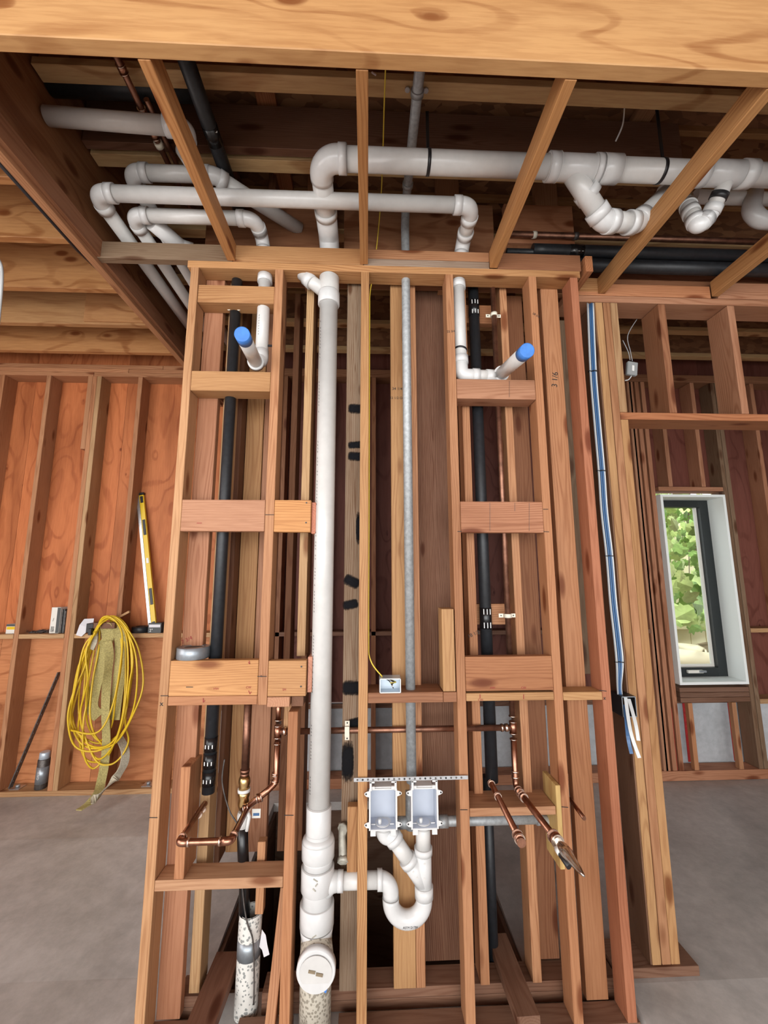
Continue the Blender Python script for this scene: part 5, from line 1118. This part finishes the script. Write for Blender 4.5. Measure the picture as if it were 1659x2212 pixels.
for x_, y0, y1 in ((1058, 1086, 1147), (1112, 1086, 1104), (1143, 1086, 1147), (1100, 823, 858)): pline('mark', ((x_, y0), (x_, y1)), 71.56, DSTEEL, .04)
for x_, y_ in ((662, 1086), (661, 1129), (651, 1440), (650, 1483)): disc('nail_head', at(x_, y_, 71.5), (0, 1, 0), .14, .06, BLACK, wf, n=10)
# black spray paint on the weathered stud
m_, nt, b = newmat('spray_paint_fade'); L = nt.links.new
tcg = N(nt, 'ShaderNodeTexCoord'); vs_ = N(nt, 'ShaderNodeVectorMath', operation='MULTIPLY_ADD'); vs_.inputs[1].default_value = (2, 0, 2); vs_.inputs[2].default_value = (-1, 0, -1); L(tcg.outputs['Generated'], vs_.inputs[0])
sx_ = N(nt, 'ShaderNodeSeparateXYZ'); L(vs_.outputs[0], sx_.inputs[0])
def mth(op, a, b_):
    n = N(nt, 'ShaderNodeMath', operation=op); L(a, n.inputs[0])
    if isinstance(b_, float): n.inputs[1].default_value = b_
    else: L(b_, n.inputs[1])
    return n.outputs[0]
ab_ = [N(nt, 'ShaderNodeMath', operation='ABSOLUTE') for _ in range(2)]; L(sx_.outputs[0], ab_[0].inputs[0]); L(sx_.outputs[2], ab_[1].inputs[0])
nrm_ = mth('POWER', mth('ADD', mth('POWER', ab_[0].outputs[0], 6.0), mth('POWER', ab_[1].outputs[0], 2.5)), 0.36)
nz = N(nt, 'ShaderNodeTexNoise', Scale=90, Detail=3); L(tcg.outputs['Object'], nz.inputs['Vector'])
sm_ = N(nt, 'ShaderNodeMath', operation='MULTIPLY_ADD'); sm_.inputs[1].default_value = 0.5; L(nz.outputs['Fac'], sm_.inputs[0]); L(nrm_, sm_.inputs[2])
al = ramp(nt, [(0.0, g(0.97)), (0.55, g(0.93)), (1.0, g(0.0))]); sb_ = N(nt, 'ShaderNodeMath', operation='SUBTRACT'); sb_.inputs[1].default_value = 0.22; L(sm_.outputs[0], sb_.inputs[0]); L(sb_.outputs[0], al.inputs[0]); L(al.outputs[0], b.inputs['Alpha'])
b.inputs['Base Color'].default_value = (0.012, 0.012, 0.014, 1); b.inputs['Roughness'].default_value = 0.95; b.inputs['Specular IOR Level'].default_value = 0.05
def spray(px, py, w, h, rot=0):
    p = at(px, py, 75.97); w, h = w / 2, h / 2
    vs = [Vector((x * I, y * I, z * I)) for y in (-.01, .01) for x, z in ((-w, -h), (w, -h), (w, h), (-w, h))]
    me = bpy.data.meshes.new('spray_mark'); me.from_pydata(vs, [], [(0, 1, 2, 3), (7, 6, 5, 4), (0, 4, 5, 1), (1, 5, 6, 2), (2, 6, 7, 3), (3, 7, 4, 0)])
    link('spray_mark', me, m_, ws, Matrix.Translation(V(*p)) @ Matrix.Rotation(rot, 4, 'Y'))
for a in ((771, 883, 3.6, 2.2, .04), (770, 961, 3.5, 1.6, -.08), (770, 986, 3.5, 2.0, .06), (760, 1256, 3.2, 2.2, .45), (757, 1306, 3.0, 1.9, -.2), (776, 1140, 1.3, 6.5, 0), (760, 1486, 3.6, 2.8, 0), (768, 1561, 2.4, 1.8, -.15), (751, 1645, 2.2, 7.0, 0)): spray(*a)
# pencil lines and nail on the ledger
for x_ in (1060, 560): pass
sl = beamto('splinter', wf, at(803, 156, 43), at(812, 162, 43), .15, .15, PAPER, (0, 0, 0), bev=0)
